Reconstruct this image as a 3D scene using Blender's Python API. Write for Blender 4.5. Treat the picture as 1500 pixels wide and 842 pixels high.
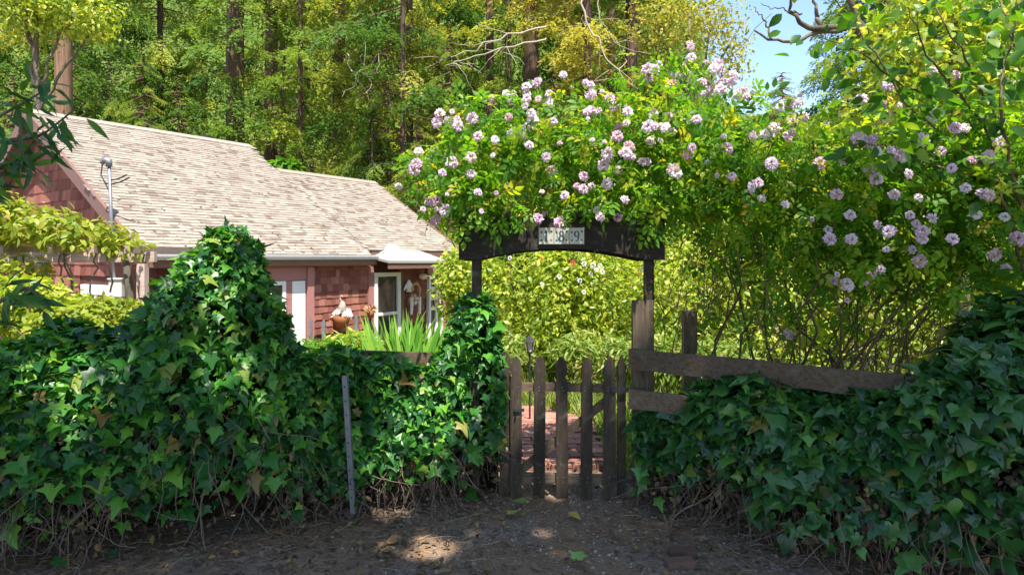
import bpy, math, random
import numpy as np
from mathutils import Vector, Matrix, Euler
R = math.radians
rng = np.random.default_rng(7)
random.seed(7)
scene = bpy.context.scene
for o in list(bpy.data.objects): bpy.data.objects.remove(o)
COL = scene.collection

# ------------------------------------------------------------------ camera, sky, sun, exposure
EYE, F = 1.8, 950.0          # eye height (m) and focal length in pixels of the 1500 px wide photograph
cam = bpy.data.cameras.new('camera'); camo = bpy.data.objects.new('camera', cam); COL.objects.link(camo)
cam.sensor_width = 36; cam.lens = 36 * F / 1500; cam.shift_y = -43 / 1500
cam.clip_start = 0.05; cam.clip_end = 2000
camo.location = (0, 0, EYE); camo.rotation_euler = (R(90), 0, 0)
scene.camera = camo
SUN_FROM = Vector((0.3, -1.0, 0)).normalized(); SUN_EL = R(65)
sd = Vector((SUN_FROM.x * math.cos(SUN_EL), SUN_FROM.y * math.cos(SUN_EL), math.sin(SUN_EL)))
world = bpy.data.worlds.new('World'); scene.world = world; world.use_nodes = True
wn = world.node_tree.nodes; wl = world.node_tree.links
for n in list(wn): wn.remove(n)
sky = wn.new('ShaderNodeTexSky'); sky.sky_type = 'NISHITA'; sky.sun_disc = False; sky.dust_density = 0.4; sky.ozone_density = 2.0
sky.sun_elevation = SUN_EL; sky.sun_rotation = math.atan2(SUN_FROM.x, SUN_FROM.y)
bg = wn.new('ShaderNodeBackground'); bg.inputs['Strength'].default_value = 0.15
wo = wn.new('ShaderNodeOutputWorld')
wl.new(sky.outputs[0], bg.inputs[0]); wl.new(bg.outputs[0], wo.inputs[0])
sl = bpy.data.lights.new('sun', 'SUN'); sl.energy = 5.0; sl.angle = R(0.53); sl.color = (1.0, 0.95, 0.87)
slo = bpy.data.objects.new('sun', sl); COL.objects.link(slo)
slo.rotation_euler = (-sd).to_track_quat('-Z', 'Y').to_euler()
vs = scene.view_settings
vs.view_transform = 'Standard'; vs.look = 'None'; vs.exposure = 1.2; vs.gamma = 1; vs.use_curve_mapping = False
scene.render.engine = 'CYCLES'
cy_ = scene.cycles; cy_.max_bounces = 6; cy_.diffuse_bounces = 3; cy_.glossy_bounces = 2; cy_.transmission_bounces = 3; cy_.transparent_max_bounces = 4

# ------------------------------------------------------------------ helpers
def at(px, py, d):
    return np.array([(px - 750) / F * d, d, EYE - (py - 378) / F * d])

def smooth(a, b, x):
    t = np.clip((np.asarray(x, float) - a) / (b - a), 0, 1)
    return t * t * (3 - 2 * t)

def ground_z(x, y):
    return -0.55 * smooth(6.5, 10.5, y) + 0.02 * np.sin(1.7 * np.asarray(x) + 0.6) * np.sin(1.3 * np.asarray(y))

class Geo:
    def __init__(s): s.v = []; s.t = []; s.q = []; s.r = []; s.n = 0
    def add(s, v, tris=None, quads=None, rnd=0.0):
        v = np.asarray(v, float).reshape(-1, 3)
        if tris is not None and len(tris): s.t.append(np.asarray(tris, int).reshape(-1, 3) + s.n)
        if quads is not None and len(quads): s.q.append(np.asarray(quads, int).reshape(-1, 4) + s.n)
        s.v.append(v); s.r.append(np.broadcast_to(np.asarray(rnd, float), (len(v),)).copy()); s.n += len(v)
        return s
    def mesh(s, name, mats, off=(0, 0, 0), smooth_shade=False):
        v = np.concatenate(s.v) - np.asarray(off, float)
        t = np.concatenate(s.t) if s.t else np.zeros((0, 3), int)
        q = np.concatenate(s.q) if s.q else np.zeros((0, 4), int)
        m = bpy.data.meshes.new(name)
        m.vertices.add(len(v)); m.vertices.foreach_set('co', v.astype(np.float32).ravel())
        loops = np.concatenate([t.ravel(), q.ravel()]).astype(np.int32)
        m.loops.add(len(loops)); m.loops.foreach_set('vertex_index', loops)
        m.polygons.add(len(t) + len(q))
        st = np.concatenate([np.arange(len(t)) * 3, len(t) * 3 + np.arange(len(q)) * 4]).astype(np.int32)
        tt = np.concatenate([np.full(len(t), 3), np.full(len(q), 4)]).astype(np.int32)
        m.polygons.foreach_set('loop_start', st); m.polygons.foreach_set('loop_total', tt)
        a = m.attributes.new('rnd', 'FLOAT', 'POINT'); a.data.foreach_set('value', np.concatenate(s.r).astype(np.float32))
        if not isinstance(mats, (list, tuple)): mats = [mats]
        for mm in mats: m.materials.append(mm)
        m.update(calc_edges=True); m.validate()
        m.polygons.foreach_set('use_smooth', np.full(len(m.polygons), smooth_shade))
        return m

def link(name, data, parent=None, loc=None):
    o = bpy.data.objects.new(name, data); COL.objects.link(o)
    if parent is not None: o.parent = parent
    if loc is not None: o.location = loc
    return o

def thing(name, label, cat, loc=(0, 0, 0), rotz=0, group=None):
    o = bpy.data.objects.new(name, None); COL.objects.link(o)
    o.location = [float(c) for c in loc]; o.rotation_euler = (0, 0, rotz); o['label'] = label; o['category'] = cat
    o.empty_display_size = 0.2
    if group: o['group'] = group
    return o

def tag(o, label, cat, group=None):
    o['label'] = label; o['category'] = cat
    if group: o['group'] = group
    return o

def part(name, geo, mat, parent, smooth_shade=False, local=False):
    """mesh object under parent; geometry given in world space (parent unrotated) or parent-local."""
    off = np.zeros(3); q_ = parent
    while q_ is not None and not local: off += np.array(q_.location); q_ = q_.parent
    return link(name, geo.mesh(name, mat, off, smooth_shade), parent)

def solo(name, geo, mat, loc, label, cat, group=None, smooth_shade=False):
    o = link(name, geo.mesh(name, mat, loc, smooth_shade), None, loc)
    return tag(o, label, cat, group)

BQ = np.array([[0, 1, 3, 2], [4, 6, 7, 5], [0, 4, 5, 1], [2, 3, 7, 6], [0, 2, 6, 4], [1, 5, 7, 3]])
def box(g, lo, hi, rnd=0.0, M=None):
    x0, y0, z0 = lo; x1, y1, z1 = hi
    v = np.array([[x, y, z] for x in (x0, x1) for y in (y0, y1) for z in (z0, z1)], float)
    if M is not None: v = v @ np.array(M)[:3, :3].T + np.array(M)[:3, 3]
    g.add(v, quads=BQ, rnd=rnd); return g

def bar(g, a, b, w, h, up=(0, 0, 1), rnd=0.0, bev=0.0):
    """square bar from a to b, w across, h along up"""
    a = np.array(a, float); b = np.array(b, float); d = b - a; L = np.linalg.norm(d); d /= L
    s = np.cross(d, up); s /= np.linalg.norm(s); u = np.cross(s, d)
    M = np.eye(4); M[:3, 0] = d; M[:3, 1] = s; M[:3, 2] = u; M[:3, 3] = a
    return box(g, (0, -w / 2, -h / 2), (L, w / 2, h / 2), rnd, M)

def tube(g, pts, rad, n=6, rnd=0.0, cap=True, bumps=None):
    pts = np.asarray(pts, float); m = len(pts)
    rad = np.broadcast_to(np.asarray(rad, float), (m,))
    T = np.gradient(pts, axis=0); T /= np.linalg.norm(T, axis=1)[:, None] + 1e-9
    ref = np.array([0.0, 0, 1]) if abs(T[:, 2]).mean() < 0.8 else np.array([1.0, 0, 0])
    S = np.cross(T, ref); S /= np.linalg.norm(S, axis=1)[:, None] + 1e-9
    U = np.cross(S, T)
    a = np.linspace(0, 2 * math.pi, n, endpoint=False)
    rr = rad[:, None] * (np.ones((m, n)) if bumps is None else bumps)
    v = pts[:, None, :] + rr[:, :, None] * (np.cos(a)[None, :, None] * S[:, None, :] + np.sin(a)[None, :, None] * U[:, None, :])
    i = np.arange(m - 1)[:, None] * n; j = np.arange(n)[None, :]; k = (j + 1) % n
    q = np.stack([i + j, i + k, i + n + k, i + n + j], -1).reshape(-1, 4)
    vv = v.reshape(-1, 3)
    tris = None
    if cap:
        vv = np.concatenate([vv, pts[:1], pts[-1:]]); c0 = m * n; c1 = c0 + 1
        tris = [[c0, (x + 1) % n, x] for x in range(n)] + [[c1, (m - 1) * n + x, (m - 1) * n + (x + 1) % n] for x in range(n)]
    g.add(vv, tris, q, rnd); return g

def unit(v): 
    v = np.asarray(v, float); return v / (np.linalg.norm(v, axis=-1, keepdims=True) + 1e-9)

def frames(normal, tip):
    """rotation matrices with local +y along tip (made perpendicular to normal) and +z along normal"""
    n = unit(normal); t = tip - (tip * n).sum(-1, keepdims=True) * n; t = unit(t); s = np.cross(t, n)
    return np.stack([s, t, n], -1)

def scatter(g, tmpl, pos, rot, sc, rnd=None):
    tv, tf = tmpl; N = len(pos)
    if N == 0: return g
    sc = np.asarray(sc, float)
    if sc.ndim == 1: sc = sc[:, None]
    sc = np.broadcast_to(sc, (N, 3))
    v = np.einsum('nij,nkj->nki', rot, tv[None] * sc[:, None, :]) + pos[:, None, :]
    f = tf[None] + (np.arange(N) * len(tv))[:, None, None]
    if rnd is None: rnd = rng.random(N)
    kw = dict(tris=f.reshape(-1, 3)) if tf.shape[1] == 3 else dict(quads=f.reshape(-1, 4))
    g.add(v.reshape(-1, 3), rnd=np.repeat(rnd, len(tv)), **kw); return g

def tmesh(name, tmpl, mat, smooth_shade=True):
    tv, tf = tmpl; g = Geo()
    g.add(tv, tris=tf if tf.shape[1] == 3 else None, quads=tf if tf.shape[1] == 4 else None)
    return g.mesh(name, mat, smooth_shade=smooth_shade)

def pieces(name, mesh, parent, pos, rot, sc):
    """one object per piece, all sharing one mesh"""
    off = np.array(parent.location)
    sc = np.asarray(sc, float)
    if sc.ndim == 1: sc = np.repeat(sc[:, None], 3, 1)
    for p, r_, s_ in zip(pos, rot, sc):
        o = bpy.data.objects.new(name, mesh); COL.objects.link(o); o.parent = parent
        m = np.eye(4); m[:3, :3] = r_ * s_[None, :]; m[:3, 3] = p - off
        o.matrix_basis = Matrix(m.tolist())

def leaves(parent, tmpl, mesh, mat, pos, rot, sc, npick=300, name='leaf', rest='leaves'):
    """the leaves nearest the lens as parts, the others as one stuff part"""
    sc = np.asarray(sc, float)
    size = sc if sc.ndim == 1 else sc.max(1)
    app = size / np.maximum(pos[:, 1], 0.5)
    px = pos[:, 0] / pos[:, 1] * F + 750; py = 378 - (pos[:, 2] - EYE) / pos[:, 1] * F
    vis = (px > 0) & (px < 1500) & (py > 0) & (py < 842)
    # facing the lens and on the near side
    fac = np.abs((unit(pos - [0, 0, EYE]) * rot[:, :, 2]).sum(-1))
    score = np.where(vis, app * (0.4 + fac), -1)
    idx = np.argsort(-score)[:npick]; idx = idx[score[idx] > 0]
    mask = np.zeros(len(pos), bool); mask[idx] = True
    pieces(name, mesh, parent, pos[mask], rot[mask], sc[mask])
    if (~mask).any():
        g = scatter(Geo(), tmpl, pos[~mask], rot[~mask], sc[~mask])
        o = part(rest, g, mat, parent, True); o['kind'] = 'stuff'
        return o

def rand_dirs(n):
    return unit(rng.normal(size=(n, 3)))

def noise3(p, f=1.0, seed=0):
    p = np.asarray(p, float) * f; s = seed * 1.37
    x, y, z = p[..., 0], p[..., 1], p[..., 2]
    return (np.sin(1.3 * x + 2.1 * y + s) + np.sin(2.3 * y - 1.7 * z + 1.1 + s) + np.sin(1.9 * z + 2.7 * x + 2.2 + s)
            + 0.6 * np.sin(4.1 * x - 3.3 * z + s) + 0.6 * np.sin(3.7 * y + 4.3 * z + 0.4 + s)) / 4.2

# ------------------------------------------------------------------ materials
def new_mat(name):
    m = bpy.data.materials.new(name); m.use_nodes = True
    nt = m.node_tree; b = nt.nodes['Principled BSDF']
    return m, nt, b

def ramp(nt, fac, stops):
    r = nt.nodes.new('ShaderNodeValToRGB'); cr = r.color_ramp
    while len(cr.elements) > 1: cr.elements.remove(cr.elements[-1])
    cr.elements[0].position = stops[0][0]; cr.elements[0].color = (*stops[0][1], 1)
    for p, c in stops[1:]:
        e = cr.elements.new(p); e.color = (*c, 1)
    nt.links.new(fac, r.inputs[0]); return r.outputs[0]

def rnd_socket(nt):
    a = nt.nodes.new('ShaderNodeAttribute'); a.attribute_name = 'rnd'
    o = nt.nodes.new('ShaderNodeObjectInfo')
    s = nt.nodes.new('ShaderNodeMath'); s.operation = 'ADD'
    nt.links.new(a.outputs['Fac'], s.inputs[0]); nt.links.new(o.outputs['Random'], s.inputs[1])
    f = nt.nodes.new('ShaderNodeMath'); f.operation = 'FRACT'; nt.links.new(s.outputs[0], f.inputs[0])
    return f.outputs[0]

def mixc(nt, fac, a, b, mode='MIX'):
    m = nt.nodes.new('ShaderNodeMix'); m.data_type = 'RGBA'; m.blend_type = mode
    for s, v in ((m.inputs[0], fac), (m.inputs[6], a), (m.inputs[7], b)):
        if hasattr(v, 'is_linked'): nt.links.new(v, s)
        elif isinstance(v, (int, float)): s.default_value = v
        else: s.default_value = (*v, 1)
    return m.outputs[2]

def noise(nt, scale, detail=4, coord='Object', stretch=(1, 1, 1), rough=0.55):
    tc = nt.nodes.new('ShaderNodeTexCoord'); mp = nt.nodes.new('ShaderNodeMapping'); mp.inputs['Scale'].default_value = stretch
    n = nt.nodes.new('ShaderNodeTexNoise'); n.inputs['Scale'].default_value = scale
    n.inputs['Detail'].default_value = detail; n.inputs['Roughness'].default_value = rough
    nt.links.new(tc.outputs[coord], mp.inputs[0]); nt.links.new(mp.outputs[0], n.inputs[0]); return n.outputs[0]

def bump(nt, b, h, strength=0.4, dist=0.01):
    bp = nt.nodes.new('ShaderNodeBump'); bp.inputs['Strength'].default_value = strength; bp.inputs['Distance'].default_value = dist
    nt.links.new(h, bp.inputs['Height']); nt.links.new(bp.outputs[0], b.inputs['Normal'])

def leaf_mat(name, stops, trans=0.35, tcol=(1.3, 1.35, 0.5), rough=0.45, spec=0.4, mottling=0.25, mscale=30):
    m, nt, b = new_mat(name)
    c = ramp(nt, rnd_socket(nt), stops)
    if mottling: c = mixc(nt, mottling, c, mixc(nt, noise(nt, mscale, 2), (0.35, 0.35, 0.3), (1.5, 1.5, 1.3)), 'MULTIPLY')
    nt.links.new(c, b.inputs['Base Color']); b.inputs['Roughness'].default_value = rough
    b.inputs['Specular IOR Level'].default_value = spec
    t = nt.nodes.new('ShaderNodeBsdfTranslucent')
    nt.links.new(mixc(nt, 1.0, c, tcol, 'MULTIPLY'), t.inputs[0])
    mx = nt.nodes.new('ShaderNodeMixShader'); mx.inputs[0].default_value = trans
    nt.links.new(b.outputs[0], mx.inputs[1]); nt.links.new(t.outputs[0], mx.inputs[2])
    nt.links.new(mx.outputs[0], nt.nodes['Material Output'].inputs[0])
    return m

def plain(name, col, rough=0.7, var=0.25, scale=8, spec=0.3, stretch=(1, 1, 1), bmp=0.0, bdist=0.005, metal=0.0, rndvar=0.0):
    m, nt, b = new_mat(name)
    n = noise(nt, scale, 5, stretch=stretch)
    lo = tuple(x * (1 - var) for x in col); hi = tuple(min(1, x * (1 + var)) for x in col)
    c = mixc(nt, n, lo, hi)
    if rndvar:
        g = mixc(nt, rnd_socket(nt), (1 - rndvar,) * 3, (1 + rndvar,) * 3)
        c = mixc(nt, 1.0, c, g, 'MULTIPLY')
    nt.links.new(c, b.inputs['Base Color']); b.inputs['Roughness'].default_value = rough
    b.inputs['Specular IOR Level'].default_value = spec; b.inputs['Metallic'].default_value = metal
    if bmp: bump(nt, b, n, bmp, bdist)
    return m

def wood(name, dark, light, stretch, scale=6, rough=0.8, bmp=0.5, lichen=0.0):
    m, nt, b = new_mat(name)
    n = noise(nt, scale, 8, stretch=stretch, rough=0.65)
    c = ramp(nt, n, [(0.3, dark), (0.52, tuple((a + b_) / 2 for a, b_ in zip(dark, light))), (0.75, light)])
    big = noise(nt, 2.5, 3)
    c = mixc(nt, 0.6, c, mixc(nt, big, (0.5, 0.5, 0.5), (1.5, 1.45, 1.4)), 'MULTIPLY')
    g = mixc(nt, rnd_socket(nt), (0.75,) * 3, (1.25,) * 3)
    c = mixc(nt, 1.0, c, g, 'MULTIPLY')
    if lichen:
        ln = ramp(nt, noise(nt, 14, 6), [(0.55, (0, 0, 0)), (0.68, (1, 1, 1))])
        c = mixc(nt, mixc(nt, lichen, (0, 0, 0), ln), c, (0.17, 0.19, 0.13))
    nt.links.new(c, b.inputs['Base Color']); b.inputs['Roughness'].default_value = rough
    b.inputs['Specular IOR Level'].default_value = 0.25
    bump(nt, b, n, bmp, 0.004)
    return m

M = {}
M['ivy'] = leaf_mat('ivy_leaf', [(0, (0.01, 0.05, 0.012)), (0.28, (0.022, 0.105, 0.02)), (0.55, (0.045, 0.19, 0.026)), (0.78, (0.095, 0.29, 0.028)), (0.94, (0.18, 0.38, 0.035)), (0.985, (0.24, 0.25, 0.05)), (1, (0.24, 0.12, 0.05))], 0.3, (1.4, 1.5, 0.4), rough=0.38, spec=0.4)
M['ivy2'] = leaf_mat('ivy_leaf_shaded', [(0, (0.014, 0.057, 0.015)), (0.4, (0.026, 0.105, 0.023)), (0.75, (0.051, 0.157, 0.031)), (0.93, (0.091, 0.251, 0.029)), (0.985, (0.163, 0.251, 0.031)), (1, (0.204, 0.125, 0.031))], 0.22, rough=0.33, spec=0.55)  # right hedge: its bluish sky-lit shade is put into the leaf colour
M['rose_leaf'] = leaf_mat('rose_leaf', [(0, (0.062, 0.176, 0.022)), (0.4, (0.123, 0.297, 0.025)), (0.75, (0.224, 0.396, 0.03)), (0.93, (0.381, 0.462, 0.04)), (1, (0.448, 0.33, 0.06))], 0.58, (1.5, 1.45, 0.35), rough=0.45, spec=0.3)
M['big_leaf'] = leaf_mat('overhanging_leaf', [(0, (0.035, 0.11, 0.015)), (0.5, (0.075, 0.2, 0.02)), (0.9, (0.14, 0.28, 0.025)), (1, (0.26, 0.3, 0.05))], 0.5, (1.5, 1.5, 0.35), rough=0.42, spec=0.35)
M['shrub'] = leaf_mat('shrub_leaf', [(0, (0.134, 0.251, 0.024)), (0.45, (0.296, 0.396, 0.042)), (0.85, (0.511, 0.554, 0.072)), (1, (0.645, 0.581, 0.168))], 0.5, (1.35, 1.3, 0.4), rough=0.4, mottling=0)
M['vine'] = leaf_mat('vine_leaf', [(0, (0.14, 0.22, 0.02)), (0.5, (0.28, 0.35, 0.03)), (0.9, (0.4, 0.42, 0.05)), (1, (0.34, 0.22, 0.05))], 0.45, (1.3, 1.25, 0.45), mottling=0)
M['laurel'] = leaf_mat('laurel_leaf', [(0, (0.025, 0.09, 0.025)), (0.6, (0.05, 0.15, 0.035)), (1, (0.12, 0.24, 0.04))], 0.35, (1.4, 1.5, .4), rough=0.4, spec=0.4)
M['redwood'] = leaf_mat('redwood_needles', [(0, (0.056, 0.132, 0.031)), (0.35, (0.125, 0.228, 0.044)), (0.7, (0.263, 0.36, 0.066)), (0.95, (0.425, 0.456, 0.099)), (1, (0.45, 0.432, 0.11))], 0.5, (1.3, 1.25, 0.5), rough=0.6, spec=0.2, mottling=0)
M['yellow_tree'] = leaf_mat('sunlit_yellow_foliage', [(0, (0.2, 0.25, 0.04)), (0.5, (0.36, 0.38, 0.07)), (0.85, (0.48, 0.44, 0.1)), (1, (0.44, 0.3, 0.09))], 0.45, (1.3, 1.2, 0.5), rough=0.6, spec=0.2, mottling=0)  # sunlit yellow of the redwood needles is put into this colour
M['iris'] = leaf_mat('iris_blade', [(0, (0.062, 0.188, 0.014)), (0.6, (0.125, 0.288, 0.024)), (1, (0.25, 0.4, 0.048))], 0.4, (1.3, 1.3, 0.4), rough=0.5, spec=0.2, mottling=0)
M['grass'] = leaf_mat('grass_blade', [(0, (0.1, 0.19, 0.02)), (0.6, (0.22, 0.32, 0.04)), (1, (0.42, 0.4, 0.13))], 0.4, (1.2, 1.2, 0.4), mottling=0)
M['canopy'] = leaf_mat('roadside_leaf', [(0, (0.02, 0.05, 0.015)), (1, (0.05, 0.1, 0.03))], 0.15, mottling=0)
M['petal'] = leaf_mat('rose_petal', [(0, (0.64, 0.38, 0.5)), (0.2, (0.74, 0.54, 0.66)), (0.65, (0.8, 0.67, 0.75)), (0.9, (0.85, 0.79, 0.8)), (0.96, (0.72, 0.5, 0.42)), (1, (0.55, 0.4, 0.3))], 0.3, (1.1, 1.0, 1.05), rough=0.6, spec=0.15, mottling=0.1)
M['white_petal'] = leaf_mat('white_petal', [(0, (0.8, 0.77, 0.7)), (1, (0.86, 0.84, 0.78))], 0.2, (1, 1, 1), rough=0.6, mottling=0.05)
M['red_petal'] = leaf_mat('red_petal', [(0, (0.5, 0.03, 0.03)), (1, (0.7, 0.08, 0.06))], 0.2, (1, 1, 1), rough=0.5, mottling=0.05)
M['litter'] = leaf_mat('dry_leaf', [(0, (0.06, 0.04, 0.03)), (0.4, (0.13, 0.085, 0.055)), (0.75, (0.2, 0.14, 0.08)), (0.92, (0.3, 0.15, 0.05)), (1, (0.14, 0.2, 0.05))], 0.1, (1, 1, 1), rough=0.7)
M['straw'] = plain('dry_stem', (0.24, 0.18, 0.12), 0.8, 0.3, 20, rndvar=0.5)
M['twig'] = plain('ivy_stem', (0.15, 0.105, 0.075), 0.85, 0.3, 30, rndvar=0.5)
M['cane'] = plain('rose_cane', (0.13, 0.09, 0.045), 0.75, 0.35, 25, rndvar=0.45)
M['deadwood'] = plain('bare_branch', (0.42, 0.34, 0.25), 0.8, 0.25, 10)
M['inner_shade'] = plain('hedge_inner_shade', (0.026, 0.019, 0.013), 0.95, 0.5, 14, spec=0.0)
M['bark'] = wood('redwood_bark', (0.055, 0.034, 0.024), (0.19, 0.115, 0.08), (6, 6, 0.5), 2.2, 0.9, 0.9)
M['bark2'] = wood('tan_bark', (0.1, 0.055, 0.034), (0.29, 0.18, 0.115), (5, 5, 0.7), 2.2, 0.9, 0.9)
M['grey_bark'] = wood('grey_bark', (0.07, 0.06, 0.045), (0.2, 0.17, 0.12), (5, 5, 1), 3, 0.9, 0.9)
M['gate'] = wood('dark_gate_wood', (0.022, 0.016, 0.012), (0.08, 0.058, 0.04), (9, 9, 0.8), 7, lichen=0.35)
M['beam'] = wood('dark_beam_wood', (0.015, 0.012, 0.009), (0.055, 0.043, 0.032), (0.8, 9, 9), 7, lichen=0.15)
M['rail'] = wood('weathered_rail_wood', (0.065, 0.045, 0.03), (0.2, 0.14, 0.09), (0.8, 9, 9), 7, lichen=0.3)
M['post'] = wood('weathered_post_wood', (0.06, 0.045, 0.03), (0.2, 0.15, 0.095), (9, 9, 0.8), 7, lichen=0.3)
M['pergola'] = wood('pale_pergola_wood', (0.3, 0.22, 0.18), (0.55, 0.43, 0.36), (0.8, 9, 9), 6)
M['trim'] = plain('pink_trim', (0.38, 0.175, 0.155), 0.6, 0.12, 12)
M['fascia'] = plain('brown_fascia', (0.2, 0.105, 0.07), 0.6, 0.15, 10)
M['rake'] = plain('rake_board', (0.2, 0.105, 0.085), 0.6, 0.2, 10)
M['white'] = plain('white_paint', (0.8, 0.79, 0.76), 0.5, 0.05, 10)
M['soffit'] = plain('soffit', (0.25, 0.14, 0.11), 0.7, 0.1, 10)
M['gutter'] = plain('gutter_metal', (0.6, 0.58, 0.56), 0.4, 0.15, 14)
M['metal'] = plain('galvanised_steel', (0.24, 0.25, 0.27), 0.5, 0.25, 25, spec=0.5, metal=0.6)
M['boxgrey'] = plain('meter_box_paint', (0.55, 0.55, 0.53), 0.5, 0.12, 15)
M['darkmetal'] = plain('black_iron', (0.03, 0.03, 0.03), 0.5, 0.3, 20)
M['wicker'] = plain('wicker', (0.26, 0.1, 0.035), 0.75, 0.45, 45, stretch=(1, 1, 2.5), bmp=0.8)
M['tan'] = plain('straw_wreath', (0.5, 0.3, 0.14), 0.8, 0.4, 35, bmp=0.6)
M['stoneorn'] = plain('grey_ornament', (0.36, 0.3, 0.25), 0.8, 0.35, 25, bmp=0.4)
M['lamp'] = plain('lamp_glass', (0.75, 0.66, 0.48), 0.3, 0.08, 10)
M['brick'] = plain('path_brick', (0.33, 0.15, 0.105), 0.85, 0.4, 12, bmp=0.5, rndvar=0.4)
M['paver'] = plain('old_paver', (0.13, 0.075, 0.055), 0.9, 0.4, 25, bmp=0.8, rndvar=0.2)
M['sand'] = plain('path_joint_sand', (0.16, 0.11, 0.08), 0.95, 0.3, 30)
M['tile'] = plain('cream_tile', (0.38, 0.39, 0.31), 0.25, 0.2, 20, spec=0.5)
M['ink'] = plain('dark_blue_glaze', (0.02, 0.03, 0.06), 0.3, 0.1, 10, spec=0.5)
M['orange'] = plain('orange_glaze', (0.35, 0.13, 0.04), 0.3, 0.1, 10)
M['blue'] = plain('blue_glaze', (0.06, 0.1, 0.2), 0.3, 0.1, 10)
M['pebble'] = plain('pebble', (0.24, 0.2, 0.17), 0.85, 0.3, 30, rndvar=0.6)

m, nt, b = new_mat('window_glass'); b.inputs['Base Color'].default_value = (0.03, 0.035, 0.03, 1)
b.inputs['Roughness'].default_value = 0.06; b.inputs['Specular IOR Level'].default_value = 0.9
bump(nt, b, noise(nt, 2.5, 2), 0.05, 0.02); M['glass'] = m

def shingle_mat(name, stops, grain, bmp=0.4):
    m, nt, b = new_mat(name)
    c = ramp(nt, rnd_socket(nt), stops)
    n = noise(nt, 40, 6, stretch=grain)
    c = mixc(nt, 0.7, c, mixc(nt, n, (0.6, 0.58, 0.55), (1.35, 1.35, 1.35)), 'MULTIPLY')
    big = noise(nt, 1.1, 4)
    c = mixc(nt, 0.5, c, mixc(nt, big, (0.65, 0.64, 0.63), (1.3, 1.3, 1.3)), 'MULTIPLY')
    nt.links.new(c, b.inputs['Base Color']); b.inputs['Roughness'].default_value = 0.88; b.inputs['Specular IOR Level'].default_value = 0.15
    bump(nt, b, n, bmp, 0.004); return m
M['roof'] = shingle_mat('asphalt_shingle', [(0, (0.163, 0.125, 0.098)), (0.12, (0.221, 0.179, 0.144)), (0.3, (0.272, 0.228, 0.186)), (0.7, (0.296, 0.251, 0.208)), (1, (0.328, 0.28, 0.236))], (1, 1, 1))
M['red_shingle'] = shingle_mat('red_cedar_shingle', [(0, (0.174, 0.065, 0.046)), (0.4, (0.246, 0.094, 0.07)), (0.8, (0.319, 0.131, 0.096)), (1, (0.392, 0.174, 0.131))], (3, 3, 0.5))
M['roof_sheet'] = plain('roof_underlay', (0.2, 0.16, 0.13), 0.9, 0.2, 10)
M['red_wall'] = plain('wall_sheathing', (0.1, 0.035, 0.028), 0.9, 0.2, 10)
M['porch_roof'] = plain('pale_porch_roofing', (0.33, 0.305, 0.28), 0.8, 0.2, 14)

# ground: bare earth, grit and gravel
m, nt, b = new_mat('earth_and_gravel')
n1 = noise(nt, 1.1, 6, 'Object'); n2 = noise(nt, 55, 4, 'Object'); n3 = noise(nt, 9, 5, 'Object')
vor = nt.nodes.new('ShaderNodeTexVoronoi'); vor.inputs['Scale'].default_value = 38
tc = nt.nodes.new('ShaderNodeTexCoord'); nt.links.new(tc.outputs['Object'], vor.inputs['Vector'])
grav = ramp(nt, vor.outputs['Color'], [(0.1, (0.13, 0.1, 0.082)), (0.6, (0.215, 0.17, 0.143)), (0.95, (0.35, 0.295, 0.26))])
earth = mixc(nt, n3, (0.11, 0.07, 0.04), (0.33, 0.215, 0.13))
c = mixc(nt, ramp(nt, n1, [(0.46, (0, 0, 0)), (0.66, (1, 1, 1))]), earth, grav)
c = mixc(nt, 0.6, c, mixc(nt, n2, (0.5,) * 3, (1.5,) * 3), 'MULTIPLY')
nt.links.new(c, b.inputs['Base Color']); b.inputs['Roughness'].default_value = 0.92; b.inputs['Specular IOR Level'].default_value = 0.2
hm = nt.nodes.new('ShaderNodeMath'); hm.operation = 'ADD'; nt.links.new(n2, hm.inputs[0]); nt.links.new(vor.outputs['Distance'], hm.inputs[1])
bump(nt, b, hm.outputs[0], 0.9, 0.012); M['ground'] = m

# ------------------------------------------------------------------ leaf, petal and spray templates
def fan(outline, cz, fold=0.12, droop=0.25):
    o = np.array(outline, float); v = np.zeros((len(o) + 1, 3)); v[1:, :2] = o; v[0, :2] = cz
    v[:, 2] = fold * np.abs(v[:, 0]) - droop * np.clip(v[:, 1], 0, None) ** 2
    n = len(o); f = np.array([[0, 1 + i, 1 + (i + 1) % n] for i in range(n)]); return v, f
half = [(0.0, -0.02), (0.13, -0.17), (0.36, -0.13), (0.31, 0.06), (0.55, 0.3), (0.29, 0.4), (0.17, 0.62)]
ivy_out = half + [(0.0, 0.95)] + [(-x, y) for x, y in half[::-1][:-1]]
def rounded(o, k=2):
    o = np.array(o, float); n = len(o); out = []
    for i_ in range(n):
        p0, p1, p2, p3 = o[i_ - 1], o[i_], o[(i_ + 1) % n], o[(i_ + 2) % n]
        out.append(p1); t = .5; out.append(.5 * (2 * p1 + (p2 - p0) * t + (2 * p0 - 5 * p1 + 4 * p2 - p3) * t ** 2 + (3 * p1 - p0 - 3 * p2 + p3) * t ** 3))
    return [tuple(p) for p in out]
ivy_out = rounded(ivy_out)
T_IVY = fan(ivy_out, (0, 0.22), 0.22, 0.22)
halfb = [(0.0, -0.02), (0.16, -0.14), (0.4, -0.02), (0.47, 0.24), (0.27, 0.45), (0.13, 0.72)]
T_IVY2 = fan(rounded(halfb + [(0, 0.92)] + [(-x, y) for x, y in halfb[::-1][:-1]]), (0, 0.22), -0.18, 0.3)
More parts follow.
